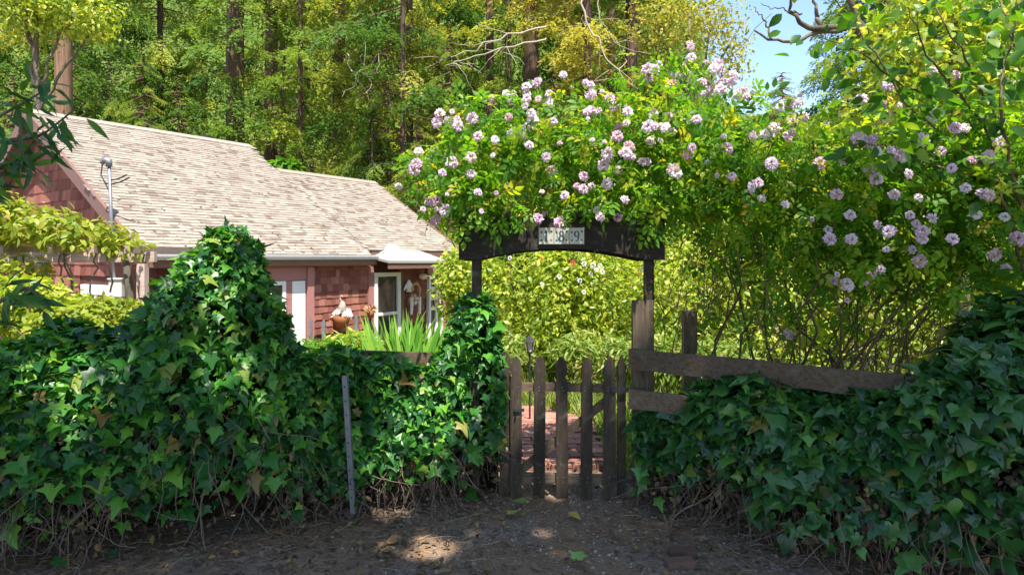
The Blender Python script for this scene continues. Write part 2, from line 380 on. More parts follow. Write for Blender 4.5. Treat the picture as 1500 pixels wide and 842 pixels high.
def ovate(w=0.3, n=3, fold=0.25, droop=0.2, peak=0.45):
    ys = np.linspace(0, 1, n + 2); v = []; f = []
    for y in ys:
        ww = w * math.sin(math.pi * y ** (math.log(0.5) / math.log(peak))) if 0 < y < 1 else 0.0
        v += [(-ww, y, fold * ww - droop * y * y), (0, y, -droop * y * y), (ww, y, fold * ww - droop * y * y)]
    for i in range(n + 1):
        a = 3 * i
        for k in (0, 1):
            if i == 0: f.append((a + 1, a + 3 + k + (1 if k else 0) - 0, a + 3 + k) if False else (a + 1, a + 4 + k, a + 3 + k))
            elif i == n: f.append((a + k, a + k + 1, a + 4))
            else: f += [(a + k, a + k + 1, a + 3 + k), (a + k + 1, a + 4 + k, a + 3 + k)]
    return np.array(v, float), np.array(f)
T_IVY3 = fan([(x * 1.1, y * .8) for x, y in ivy_out], (0, 0.2), 0.55, 0.1); T_IVY4 = fan([(x * .8, y) for x, y in ivy_out], (0, 0.22), -0.3, 0.5)
T_OV = ovate(0.27, 2)
T_BIG = ovate(0.27, 3, 0.2, 0.25)
T_LANCE = ovate(0.12, 3, 0.3, 0.3, 0.4)
def compound():
    vs_, fs_ = [], []; k = 0
    for (x, y, a, s) in ((0, 0.55, 0, 0.48), (0.03, 0.4, -62, 0.42), (-0.03, 0.4, 62, 0.42), (0.03, 0.14, -70, 0.36), (-0.03, 0.14, 70, 0.36)):
        v, f = T_OV; c, s_ = math.cos(R(a)), math.sin(R(a))
        w = v * s; w = np.stack([c * w[:, 0] - s_ * w[:, 1] + x, s_ * w[:, 0] + c * w[:, 1] + y, w[:, 2] - 0.12 * y], 1)
        vs_.append(w); fs_.append(f + k); k += len(w)
    st = np.array([[-0.008, 0, 0], [0.008, 0, 0], [0, 0.58, -0.05]]); vs_.append(st); fs_.append(np.array([[0, 1, 2]]) + k)
    return np.concatenate(vs_), np.concatenate(fs_)
T_ROSELEAF = compound()
T_KITE = (np.array([[0, 0, 0], [0.16, 0.4, 0.02], [0, 1, -0.08], [-0.16, 0.4, 0.02]], float), np.array([[0, 1, 2, 3]]))
def blade(w=0.03, n=4, curve=0.25):
    t = np.linspace(0, 1, n + 1); ww = w * np.array([0.8, 1, 0.9, 0.6, 0.02])[:n + 1] if n == 4 else w * (1 - t ** 2)
    v = np.zeros(((n + 1) * 2, 3)); v[0::2, 0] = -ww; v[1::2, 0] = ww; v[0::2, 1] = v[1::2, 1] = t; v[:, 2] = -curve * np.repeat(t, 2) ** 2.2
    v[0::2, 2] += 0.25 * ww; v[1::2, 2] += 0.25 * ww
    return v, np.array([[2 * i, 2 * i + 1, 2 * i + 3, 2 * i + 2] for i in range(n)])
T_IRIS = blade(0.026); T_GRASS = blade(0.014, 2, 0.35)
def rose_flower(seed, n=70):
    r = np.random.default_rng(seed); g = Geo()
    k = np.arange(n) + 0.5; ph = np.arccos(1 - 1.25 * k / n); th = math.pi * (1 + 5 ** 0.5) * k
    d = np.stack([np.cos(th) * np.sin(ph), np.sin(th) * np.sin(ph), np.cos(ph)], 1)
    tip = unit(d * 0.55 + np.array([0, 0, -0.15]) + np.stack([np.cos(th), np.sin(th), 0 * th], 1) * (0.25 + ph[:, None] * 0.35) + r.normal(size=(n, 3)) * 0.22)
    nrm = unit(np.cross(tip, np.stack([-np.sin(th), np.cos(th), 0 * th], 1)) * -1 + r.normal(size=(n, 3)) * 0.25)
    pv = np.array([[0, 0, 0], [-0.3, 0.45, 0.06], [-0.24, 0.9, 0.16], [0, 1.0, 0.05], [0.24, 0.9, 0.16], [0.3, 0.45, 0.06], [0, 0.5, -0.05]], float)
    pf = np.array([[0, 6, 1], [1, 6, 2], [2, 6, 3], [3, 6, 4], [4, 6, 5], [5, 6, 0]])
    scatter(g, (pv, pf), d * 0.24, frames(nrm, tip), 0.22 + 0.16 * r.random(n), 0.18 * r.random(n))
    return g
PET = [rose_flower(s).mesh('rose_blossom', M['petal']) for s in (1, 2, 3)]
WPET = rose_flower(5, 18).mesh('white_blossom', M['white_petal'])
RPET = rose_flower(6, 18).mesh('red_blossom', M['red_petal'])
IVYM = tmesh('ivy_leaf', T_IVY, M['ivy'], False); IVYM2 = tmesh('ivy_leaf_shaded', T_IVY2, M['ivy2'], False)

# ------------------------------------------------------------------ ground and path
def axis_pts(lo, hi, fine_lo, fine_hi, step):
    a = np.arange(fine_lo, fine_hi + 1e-6, step)
    l = fine_lo - np.geomspace(step, fine_lo - lo, 18)[::-1]; h = fine_hi + np.geomspace(step, hi - fine_hi, 18)
    return np.concatenate([l, a, h])
gx = axis_pts(-400, 400, -8, 8, 0.1); gy = axis_pts(-300, 700, 2, 14, 0.1)
X, Y = np.meshgrid(gx, gy, indexing='ij')
Z = ground_z(X, Y) + np.where((np.abs(X) < 8.1) & (Y > 1.9) & (Y < 14.1), 0.012 * noise3(np.stack([X, Y, 0 * X], -1), 5) + 0.008 * noise3(np.stack([X, Y, 0 * X], -1), 13, 2), 0)
g = Geo(); nx, ny = len(gx), len(gy)
i = np.arange(nx - 1)[:, None]; j = np.arange(ny - 1)[None, :]
q = np.stack([i * ny + j, (i + 1) * ny + j, (i + 1) * ny + j + 1, i * ny + j + 1], -1).reshape(-1, 4)
g.add(np.stack([X, Y, Z], -1).reshape(-1, 3), quads=q)
gr = link('ground', g.mesh('ground', M['ground'], smooth_shade=True)); gr['kind'] = 'structure'

# brick path behind the gate: bricks laid in running bond on a sand bed
def path_c(y): return 0.2 - 0.035 * (y - 5.4) ** 2 * 0.5
bed = Geo(); ys = np.linspace(5.45, 10, 24)
bv = []
for y in ys: bv += [(path_c(y) - 0.64, y, float(ground_z(0, y)) + 0.035), (path_c(y) + 0.64, y, float(ground_z(0, y)) + 0.035)]
bed.add(bv, quads=[[2 * k, 2 * k + 1, 2 * k + 3, 2 * k + 2] for k in range(len(ys) - 1)])
path = link('path', bed.mesh('path', M['sand'])); path['kind'] = 'structure'
bb = Geo(); box(bb, (-0.5, -0.5, -0.5), (0.5, 0.5, 0.5)); BRICK = bb.mesh('path_brick', M['brick'])
cnt = 0
for r_ in range(44):
    y = 5.5 + r_ * 0.102
    for k in range(-3, 4):
        x = path_c(y) + (k + (0.5 if r_ % 2 else 0)) * 0.205
        if abs(x - path_c(y)) > 0.62 or cnt >= 298: continue
        o = bpy.data.objects.new('brick', BRICK); COL.objects.link(o); o.parent = path; cnt += 1
        o.location = (x + random.gauss(0, .003), y + random.gauss(0, .003), float(ground_z(0, y)) + 0.032 + random.gauss(0, .004))
        o.scale = (0.196, 0.094, 0.05); o.rotation_euler = (random.gauss(0, .015), random.gauss(0, .015), random.gauss(0, .015))

# ------------------------------------------------------------------ the house
HZ = -0.55
hs = thing('house', 'red shingled cottage with pale tan shingle roof beyond the ivy hedge', 'house', (-5.4, 9.5, HZ), math.atan2(0.825, 0.565))
HU = np.array([0.565, 0.825]); HG = np.array([-0.825, 0.565]); HO = np.array([-5.4, 9.5])
def h_t(px, s):      # distance along the eave of image column px on the plane s metres behind the eave
    k = (px - 750) / F; a = HO + HG * s
    return (k * a[1] - a[0]) / (HU[0] - k * HU[1])
def h_z(px, py, s):
    t = h_t(px, s); d = HO[1] + HG[1] * s + HU[1] * t
    return EYE - (py - 378) / F * d - HZ
def h_world(p):
    p = np.asarray(p, float); xy = HO + p[..., :1] * HU + p[..., 1:2] * HG
    return np.concatenate([xy, p[..., 2:] + HZ], -1)
EZ, SL, RS, RS2, TX, TE = 2.42, 0.626, 4.2, 3.15, 4.5, 7.6
RZ = EZ + SL * RS; RZ2 = EZ + SL * RS2
th = 0.09
# roof decking: two gables, given thickness
def gable_roof(x0, x1, y0, rs, back):
    g = Geo(); prof = [(y0, EZ + SL * y0), (rs, EZ + SL * rs), (back, EZ + SL * (2 * rs - back))]
    v = []
    for x in (x0, x1):
        for (y, z) in prof: v.append((x, y, z))
        for (y, z) in prof: v.append((x, y, z - th))
    q = [[0, 6, 7, 1], [1, 7, 8, 2], [3, 4, 10, 9], [4, 5, 11, 10], [0, 3, 9, 6], [2, 8, 11, 5], [0, 1, 4, 3], [1, 2, 5, 4], [6, 9, 10, 7], [7, 10, 11, 8]]
    g.add(v, quads=q); return g
roof = part('roof', gable_roof(0, TX, 0, RS, 8.3), M['roof_sheet'], hs, local=True)
roof2 = part('roof', gable_roof(TX + 0.003, TE, 0.15, RS2, 6.1), M['roof_sheet'], hs, local=True)
# shingles in courses
sg = Geo()
WV = np.array([[-.5, 0, 0.0], [.5, 0, 0.0], [-.5, 0, 1], [.5, 0, 1], [-.5, 1, 0.0], [.5, 1, 0.0], [-.5, 1, 0.25], [.5, 1, 0.25]], float)
WQ = np.array([[0, 1, 3, 2], [2, 3, 7, 6], [0, 2, 6, 4], [1, 5, 7, 3], [4, 6, 7, 5]])
def shingle_field(region, org, ex, ey, expo, wmin, wmax, thick, u0, u1, v0, v1, lift=0.004, jit=0.004):
    """positions, rotations and scales of overlapping shingles on a plane (house-local)"""
    ex = unit(ex); ey = unit(ey); nz = np.cross(ex, ey); P, S = [], []; tilt = []
    v = v0; row = 0
    while v < v1:
        u = u0 - random.random() * wmax
        while u < u1:
            w = random.uniform(wmin, wmax)
            if region(u + w / 2, v + expo * 0.4):
                P.append(org + ex * (u + w / 2) + ey * (v + random.gauss(0, jit)) + nz * lift)
                S.append((w * 0.985 if w < 0.2 else w - 0.004, expo * 1.12, thick * random.uniform(0.7, 1.2)))
            u += w
        v += expo; row += 1
    rot = np.stack([ex, ey, nz], -1); return np.array(P), np.repeat(rot[None], len(P), 0), np.array(S)
def put_shingles(parent, mat, P, Rm, S, npick, name='shingle'):
    mesh = tmesh(name, (WV, WQ), mat, False)
    W = h_world(P); d = np.linalg.norm(W, axis=1)
    idx = np.argsort(d)[:npick]; mask = np.zeros(len(P), bool); mask[idx] = True
    for p, r_, s_ in zip(P[mask], Rm[mask], S[mask]):
        o = bpy.data.objects.new(name, mesh); COL.objects.link(o); o.parent = parent
        mm = np.eye(4); mm[:3, :3] = r_ * s_[None, :]; mm[:3, 3] = p; o.matrix_basis = Matrix(mm.tolist())
    if (~mask).any():
        gg = scatter(Geo(), (WV, WQ), P[~mask], Rm[~mask], S[~mask]); o = part('shingles', gg, mat, parent, local=True); o['kind'] = 'stuff'
cs = 1 / math.sqrt(1 + SL * SL); ey = np.array([0, cs, SL * cs]); ex = np.array([1.0, 0, 0])
P, Rm, S = shingle_field(lambda u, v: 0 < u < TX and v * cs < RS, np.array([0, 0, EZ]), ex, ey, 0.1, 0.09, 0.24, 0.016, 0.05, TX - 0.1, -0.03, RS / cs - 0.05)
put_shingles(roof, M['roof'], P, Rm, S, 300)
P, Rm, S = shingle_field(lambda u, v: TX < u < TE and v * cs < RS2 and v * cs > 0.1, np.array([0, 0, EZ]), ex, ey, 0.1, 0.09, 0.24, 0.016, TX + .1, TE - 0.1, 0.16, RS2 / cs - 0.05)
put_shingles(roof2, M['roof'], P, Rm, S, 300)
n = 420; u = rng.uniform(.2, TE - .3, n); v = rng.random(n) ** 1.6 * 4.6; k_ = np.where(u < TX, RS, RS2); ok_ = v * cs < k_ - .15; u, v = u[ok_], v[ok_]; n = len(u)
P = np.stack([u, v * cs, EZ + v * SL * cs + .03], 1)
o = part('fallen_needles', scatter(Geo(), T_LANCE, P, frames(unit(np.array([0, -SL, 1.]) + rng.normal(size=(n, 3)) * .2), rand_dirs(n)), rng.uniform(.04, .12, n)), M['litter'], roof, local=True); o['kind'] = 'stuff'
# ridge caps
for (x0, x1, rs, par) in ((0, TX, RS, roof), (TX, TE, RS2, roof2)):
    g = Geo(); z = EZ + SL * rs + 0.02
    g.add([(x0, rs - .13, z - .13 * SL + .01), (x1, rs - .13, z - .13 * SL + .01), (x0, rs, z + .015), (x1, rs, z + .015), (x0, rs + .13, z - .13 * SL), (x1, rs + .13, z - .13 * SL)], quads=[[0, 1, 3, 2], [2, 3, 5, 4]])
    part('ridge_cap', g, M['roof'], par, local=True)
# vent pipe behind the ridge
g = Geo(); tv = h_t(300, 4.6); tube(g, [(tv, 4.6, RZ - 0.4), (tv, 4.6, RZ + 0.06)], 0.11, 12); tube(g, [(tv, 4.6, RZ + 0.06), (tv, 4.6, RZ + 0.14)], [0.16, 0.15], 12)
part('vent_pipe', g, M['darkmetal'], roof, local=True)
# rake boards and eaves
g = Geo(); n_ = np.array([0, -SL, 1]) * cs
bar(g, (-0.02, -0.02, EZ - 0.10), (-0.02, RS, RZ - 0.10), 0.05, 0.2, (0, -SL, 1)); part('rake_board', g, M['rake'], hs, local=True)
g = Geo(); bar(g, (-0.022, RS + .002, RZ - 0.10), (-0.022, 8.3, EZ + SL * .1 - 0.10), 0.05, 0.2, (0, SL, 1)); part('rake_board', g, M['rake'], hs, local=True)
g = Geo(); bar(g, (TE + 0.02, 0.13, EZ + .03), (TE + 0.02, RS2, RZ2 - 0.08), 0.045, 0.15, (0, -SL, 1)); part('rake_board', g, M['rake'], hs, local=True)
g = Geo(); box(g, (0.03, -0.035, EZ - 0.21), (TX + .1, 0.0, EZ - 0.035)); part('fascia', g, M['fascia'], hs, local=True)
g = Geo(); box(g, (TX + .1, 0.1, EZ - 0.13), (TE, 0.14, EZ + 0.05)); part('fascia', g, M['fascia'], hs, local=True)
g = Geo(); a0 = h_t(470, 0)
prof = [(-0.04, 0), (-0.05, -.07), (-0.08, -.08), (-0.10, -.03), (-0.105, 0.0)]
v = []; L = [0.1, TX + .12]
for x in L: v += [(x, y, EZ - 0.02 + z) for y, z in prof] + [(x, y * 0.97 - .001, EZ - 0.014 + z * 0.9) for y, z in prof]
q = []
for k in range(4): q += [[k, k + 1, 11 + k, 10 + k], [5 + k, 15 + k, 16 + k, 6 + k]]
g.add(v, quads=q + [[0, 10, 15, 5], [4, 9, 19, 14]]); part('gutter', g, M['gutter'], hs, local=True)
g = Geo(); box(g, (0.05, 0.0, EZ - 0.225), (TX, 0.42, EZ - 0.213)); box(g, (TX + .105, 0.14, EZ - 0.12), (TE - .02, 0.42, EZ - 0.108)); part('soffit', g, M['soffit'], hs, local=True)
# walls
WY = 0.19; WX = 0.28
wall = Geo()
def gable_prism(x0, x1, y0, y1, rs):
    def top(y): return EZ - th - 0.02 + SL * (y if y < rs else 2 * rs - y)
    pr = [(y0, -0.6), (y1, -0.6), (y1, top(y1)), (rs, top(rs)), (y0, top(y0))]
    v = [(x0, y, z) for y, z in pr] + [(x1, y, z) for y, z in pr]
    wall.add(v, tris=[[0, 1, 2], [0, 2, 3], [0, 3, 4], [5, 7, 6], [5, 8, 7], [5, 9, 8]], quads=[[k, (k + 1) % 5 + 0, (k + 1) % 5 + 5, k + 5] for k in range(5)])
gable_prism(WX, TX, WY, 7.9, RS); gable_prism(TX, TE - .2, WY + .004, 5.7, RS2)
wl_ = part('wall', wall, M['red_wall'], hs, local=True)
# gable shingles (facing -x local): u runs along -y
P, Rm, S = shingle_field(lambda u, v: (0.42 < u < 6.2) and v < EZ - 0.05 + SL * (u if u < RS else 2 * RS - u) - 0.1 and v > 1.2 and not (1.4 < u < 2.9 and v < 2.1),
                         np.array([WX, 0, 0]), np.array([0, -1.0, 0]), np.array([0, 0, 1.0]), 0.19, 0.1, 0.24, 0.02, -6.3, -0.4, 1.2, 5.0) if False else shingle_field(
    lambda u, v: (0.42 < 8 - u < 6.2) and v < EZ - 0.28 + SL * ((8 - u) if (8 - u) < RS else 2 * RS - (8 - u)) and not (1.5 < 8 - u < 2.7 and v < 1.95),
    np.array([WX, 8.0, 0]), np.array([0, -1.0, 0]), np.array([0, 0, 1.0]), 0.19, 0.1, 0.24, 0.024, 1.7, 7.6, 1.1, 4.9)
put_shingles(wl_, M['red_shingle'], P, Rm, S, 300)
# front wall shingles
def front_ok(u, v):
    if v < 0.9 or v > EZ - 0.24: return False
    for (a, b) in bays:
        if a < u < b: return False
    return True
tW0, tW1 = h_t(386, WY), h_t(456, WY); tD0, tD1 = h_t(545, WY), h_t(586, WY); tN0, tN1 = h_t(623, WY), h_t(649, WY)
bays = [(tW0, tW1), (tD0, tD1), (tN0, tN1)]
P, Rm, S = shingle_field(front_ok, np.array([0, WY, 0]), np.array([1.0, 0, 0]), np.array([0, 0, 1.0]), 0.135, 0.09, 0.19, 0.022, 1.2, TE - .35, 0.9, EZ - 0.25)
put_shingles(wl_, M['red_shingle'], P, Rm, S, 0)
def wbox(name, mat, px0, px1, py0, py1, y0, y1, par=hs, s=WY):
    """board on the front wall between image columns; y0..y1 local depth"""
    t0, t1 = h_t(px0, s), h_t(px1, s); pm = (px0 + px1) / 2
    g = Geo(); box(g, (t0, y0, h_z(pm, py1, s)), (t1, y1, h_z(pm, py0, s))); return part(name, g, mat, par, local=True)
def window(px0, px1, py0, py1, rails, s=WY, fw=0.07, depth=0.09, stiles=()):
    t0, t1 = h_t(px0, s), h_t(px1, s); pm = (px0 + px1) / 2; z0, z1 = h_z(pm, py1, s), h_z(pm, py0, s)
    g = Geo(); y0, y1 = s - depth, s
    box(g, (t0, y0, z0), (t0 + fw, y1, z1)); box(g, (t1 - fw, y0, z0), (t1, y1, z1))
    box(g, (t0 + fw, y0 + .003, z1 - fw), (t1 - fw, y1, z1)); box(g, (t0 + fw, y0 + .003, z0), (t1 - fw, y1, z0 + fw))
    for r_ in rails:
        zz = h_z(pm, r_, s); box(g, (t0 + fw, y0 + .01, zz - .03), (t1 - fw, y1 - .01, zz + .03))
    for r_ in stiles:
        tt = h_t(r_, s); box(g, (tt - .02, y0 + .012, z0 + fw), (tt + .02, y1 - .01, z1 - fw))
    w = part('window', g, M['white'], hs, local=True)
    g = Geo(); box(g, (t0 + fw, s - .04, z0 + fw), (t1 - fw, s - .03, z1 - fw)); part('pane', g, M['glass'], w, local=True)
    return w
window(390, 416, 412, 520, (446,), depth=.06)
wbox('header_panel', M['trim'], 386, 446, 391, 411, WY - .05, WY)
wbox('trim_board', M['trim'], 416, 425.5, 411.5, 520, WY - .05, WY)
wbox('door_panel', M['white'], 426, 445, 411.5, 520, WY - .045, WY)
wbox('corner_post', M['trim'], 446.5, 456, 391, 520, WY - .09, WY)
wbox('corner_post', M['trim'], 537.5, 544.5, 390, 500, WY - .07, WY)
window(545, 583, 399, 520, (459,), fw=0.085)
wbox('trim_board', M['fascia'], 583.5, 589.5, 396, 520, WY - .05, WY)
wbox('header_panel', M['trim'], 624, 641, 388, 403, WY - .06, WY)
window(624.5, 637, 404, 500, (422, 437, 452), fw=0.06)
wbox('trim_board', M['trim'], 637.5, 641, 404, 500, WY - .07, WY)
wbox('door_panel', M['white'], 641.3, 646, 403, 500, WY - .05, WY)
wbox('corner_post', M['trim'], 646.3, 649.5, 388, 500, WY - .08, WY)
# little porch roof over the recessed door
t0, t1 = h_t(549, 0), h_t(632, 0.1)
g = Geo(); zc = EZ - .1
v = [(t0 + .02, -.38, zc - .02), (t1, -.38, zc - .03), (t0 + .75, .35, EZ + .26), (t1 - .5, .35, EZ + .19), (t0 + .02, .35, EZ + .0), (t1, .35, EZ + .06)]
v += [(x, y, z - .05) for x, y, z in v]
g.add(v, tris=[[0, 2, 4], [1, 5, 3]], quads=[[0, 1, 3, 2], [0, 6, 7, 1], [0, 4, 10, 6], [1, 7, 11, 5], [6, 10, 11, 7]])
pr = part('porch_roof', g, M['porch_roof'], hs, local=True)
g = Geo(); box(g, (t0 + .04, -.36, zc - .19), (t1 - .02, -.33, zc - .075)); part('fascia', g, M['fascia'], pr, local=True)
# window low on the gable, seen through the vines
g = Geo(); y0, y1, z0, z1 = 1.55, 2.6, 0.9, 1.9
for lo, hi in (((WX - .06, y0, z0), (WX, y0 + .09, z1)), ((WX - .06, y1 - .09, z0), (WX, y1, z1)), ((WX - .06, y0 + .09, z1 - .16), (WX, y1 - .09, z1)), ((WX - .06, y0 + .09, z0), (WX, y1 - .09, z0 + .09)), ((WX - .05, 2.03, z0 + .09), (WX, 2.11, z1 - .16))): box(g, lo, hi)
w = part('window', g, M['white'], hs, local=True)
g = Geo(); box(g, (WX - .03, y0 + .09, z0 + .09), (WX - .02, y1 - .09, z1 - .16)); part('pane', g, M['glass'], w, local=True)

# service mast with meter box at the house corner
mp = h_world(np.array([-0.12, 0.75, 0.0]))
dm = mp[1]
mast = thing('service_mast', 'grey steel electrical service mast rising past the cottage gable edge', 'mast', (mp[0], mp[1], -0.55))
mx = lambda p, y: at(p, y, dm)
g = Geo(); tube(g, [mx(170, 470), mx(163.5, 330), mx(160, 243)], 0.024, 8); part('pipe', g, M['metal'], mast, True)
g = Geo(); tube(g, [mx(160, 244), mx(159, 236), mx(153, 234), mx(149, 240)], [.045, .055, .05, .03], 8); part('weather_head', g, M['metal'], mast, True)
for (a, b_) in (((162, 264), (186, 256)), ((162, 270), (190, 260)), ((160, 268), (152, 266))):
    g = Geo(); tube(g, [mx(*a), mx((a[0] + b_[0]) / 2, (a[1] + b_[1]) / 2 + 2), mx(*b_)], .012, 5); part('wire_bracket', g, M['darkmetal'], mast)
g = Geo(); tube(g, [mx(150, 240), mx(148, 256), mx(156, 272), mx(160, 280)], .01, 5); part('drip_loop', g, M['darkmetal'], mast)
g = Geo(); c0 = mx(165, 434); c1 = mx(184, 409); box(g, (c0[0], dm - .1, c0[2]), (c1[0], dm + .05, c1[2])); mb_ = part('meter_box', g, M['boxgrey'], mast)
g = Geo(); box(g, (c0[0] - .01, dm - .12, c1[2]), (c1[0] + .01, dm + .05, c1[2] + .02)); part('lid', g, M['boxgrey'], mb_)

# things hung on the front wall
def wpt(px, py, out, s=WY):
    t = h_t(px, s); return h_world(np.array([t, s - out, h_z(px, py, s)]))
c = wpt(492, 462, .17); bs = thing('hanging_basket', 'wicker wall basket heaped with white flowers and a grey bird ornament', 'basket', c)
s_ = c[1] / F
g = Geo(); prof = [(0.0, -.22), (.1, -.22), (.15, -.1), (.17, 0), (.155, 0.0), (.12, -.1), (0, -.12)]
a = np.linspace(0, 2 * math.pi, 18, endpoint=False)
vv = np.array([[r_ * math.cos(x), r_ * math.sin(x), z] for r_, z in prof for x in a]) + c
g.add(vv, quads=[[k * 18 + i_, k * 18 + (i_ + 1) % 18, (k + 1) * 18 + (i_ + 1) % 18, (k + 1) * 18 + i_] for k in range(len(prof) - 1) for i_ in range(18)]); part('bowl', g, M['wicker'], bs, True)
for k in range(17):
    p = np.array([random.uniform(-.2, .2), random.uniform(-.14, .06), random.uniform(0, .12)]); p[2] -= abs(p[0]) * .25
    o = link('flower', WPET, bs, p); o.scale = (random.uniform(.09, .13),) * 3; o.rotation_euler = (random.uniform(.4, 1.3), 0, random.uniform(-1, 1))
g = Geo(); tube(g, [c + (0, 0, .05), c + (.0, 0, .12), c + (.01, 0, .2), c + (.015, 0, .26), c + (-.01, 0, .29)], [.05, .085, .07, .045, .02], 10); tube(g, [c + (.0, 0, .28), c + (-.035, 0, .33), c + (-.02, 0, .385), c + (.03, 0, .39)], [.022, .018, .016, .01], 7)
part('bird_ornament', g, M['stoneorn'], bs, True)

c = wpt(533, 455, .2); pt = thing('plant_stand', 'small orange pot of straw coloured flowers on a thin dark post', 'plant stand', (c[0], c[1], -.55))
g = Geo(); tube(g, [c + (0, 0, -.13), c + (0, 0, .02)], [.06, .09], 12); part('pot', g, M['wicker'], pt, True)
g = Geo(); tube(g, [(c[0], c[1], -.55), c + (0, 0, -.13)], .02, 6); part('post', g, M['darkmetal'], pt)
g = Geo(); n = 60; d = rand_dirs(n); d[:, 2] = np.abs(d[:, 2]); scatter(g, T_KITE, np.repeat(c[None], n, 0) + d * .06, frames(rand_dirs(n), d), np.full(n, .11)); part('flower_head', g, M['tan'], pt)

c = wpt(603, 428, .12); wr = thing('wall_wreath', 'tan straw wreath hung beside the cottage door', 'wreath', c)
a = np.linspace(0, 2 * math.pi, 22); hx = np.array([HU[0], HU[1], 0])
g = Geo(); tube(g, [c + hx * .13 * math.cos(x) + np.array([0, 0, .2 * math.sin(x)]) for x in a], .035 + .008 * np.sin(a * 5), 7, cap=False); part('ring', g, M['tan'], wr, True)
g = Geo(); n = 50; d = rand_dirs(n); scatter(g, T_KITE, c + np.array([0, 0, -.16]) + d * .05 - np.array([.03, .04, 0]), frames(rand_dirs(n), d), np.full(n, .11)); part('bow', g, M['white_petal'], wr)
for dx in (-.12, .13):
    g = Geo(); tube(g, [c + hx * dx + np.array([0, 0, -.1]), c + hx * dx * 1.05 + np.array([.0, -.02, -.48])], [.04, .03], 5); part('ribbon', g, M['white'], wr)
c = wpt(593, 419, .13); wg = thing('angel_ornament', 'white winged ornament hung left of the straw wreath', 'ornament', c)
g = Geo(); 
for s1 in (-1, 1): g.add([c, c + hx * .17 * s1 + np.array([0, -.02, -.1]), c + hx * .12 * s1 + np.array([0, 0, .03]), c + np.array([0, 0, .15]), c + np.array([.01, .03, .02])], tris=[[0, 1, 2], [0, 2, 3], [4, 2, 1], [4, 3, 2]])
part('wings', g, M['white'], wg)
g = Geo(); tube(g, [c + (0, -.03, -.12), c + (0, -.03, 0), c + (0, -.03, .1), c + (0, -.03, .14)], [.06, .04, .045, .01], 8); part('body', g, M['white'], wg, True)
c = wpt(615, 405, .1); lm = thing('wall_lamp', 'round cream wall lamp under the porch roof', 'lamp', c)
g = Geo(); a = np.linspace(-1.5, 1.5, 7); tube(g, [c + np.array([0, 0, .07 * math.sin(x)]) for x in a], np.maximum(.1 * np.cos(a), .004), 12); part('globe', g, M['lamp'], lm, True)
g = Geo(); bar(g, c, c + np.array([-HG[0] * 0 + HG[0] * .1, HG[1] * .1, .02]), .03, .03); part('bracket', g, M['darkmetal'], lm)

# short grey garden stakes by the wall
for k, (p, y) in enumerate(((455, 470), (474, 471), (522, 464))):
    c = at(p, y, 10.6); g = Geo(); box(g, (c[0] - .025, c[1] - .015, -.55), (c[0] + .025, c[1] + .015, c[2])); g.add([(c[0] - .025, c[1], c[2]), (c[0] + .025, c[1], c[2]), (c[0], c[1], c[2] + .05)], tris=[[0, 1, 2]])
    solo('garden_stake', g, M['metal'], (c[0], c[1], -.55), ['short grey stake nearest the pink corner post', 'short grey stake left below the hanging basket', 'short grey stake right of the hanging basket'][k], 'stake', 'stakes along the cottage wall')

# ------------------------------------------------------------------ arbor, number tiles, gate, fences
GY = 4.84
gs = GY / F
ar = thing('arbor', 'dark wooden arbor with arched beam over the picket gate', 'arbor', ((822 - 750) * gs, GY, 0))
def arch_beam(yc, x0, x1, zt, zb, rise, thick):
    n = 28; xs = np.linspace(x0, x1, n + 1); v = []; q = []
    a0, a1 = x0 + .13, x1 - .13
    for x in xs:
        u = (x - a0) / (a1 - a0); z = zb + (rise * (1 - (2 * u - 1) ** 2) if 0 < u < 1 else 0)
        v += [(x, yc, zt + .004 * math.sin(9 * x)), (x, yc, z), (x, yc + thick, zt + .004 * math.sin(9 * x)), (x, yc + thick, z)]
    for k in range(n):
        a = 4 * k; q += [[a, a + 1, a + 5, a + 4], [a + 2, a + 6, a + 7, a + 3], [a, a + 4, a + 6, a + 2], [a + 1, a + 3, a + 7, a + 5]]
    q += [[0, 2, 3, 1], [4 * n, 4 * n + 1, 4 * n + 3, 4 * n + 2]]
    return Geo().add(v, quads=q)
bx0, bx1 = (672 - 750) * gs, (974 - 750) * gs
zt, zb = at(0, 320, GY)[2], at(0, 381, GY)[2]
part('beam', arch_beam(GY, bx0, bx1, zt, zb, .085, .045), M['beam'], ar)
part('beam', arch_beam(GY + .5, bx0, bx1, zt, zb - .01, .085, .045), M['beam'], ar)
for k in range(6):
    x = bx0 + .1 + (bx1 - bx0 - .2) * k / 5; g = Geo(); box(g, (x - .02, GY - .1, zt + .005), (x + .02, GY + .65, zt + .05)); part('rafter', g, M['beam'], ar)
for p in (696, 952):
    for dy in (0.05, 0.44):
        x = (p - 750) * gs + (.1 if p > 800 and dy > .2 else 0); g = Geo(); box(g, (x - .028, GY + dy, 0), (x + .028, GY + dy + .055, zt - .02)); part('post', g, M['gate'], ar)
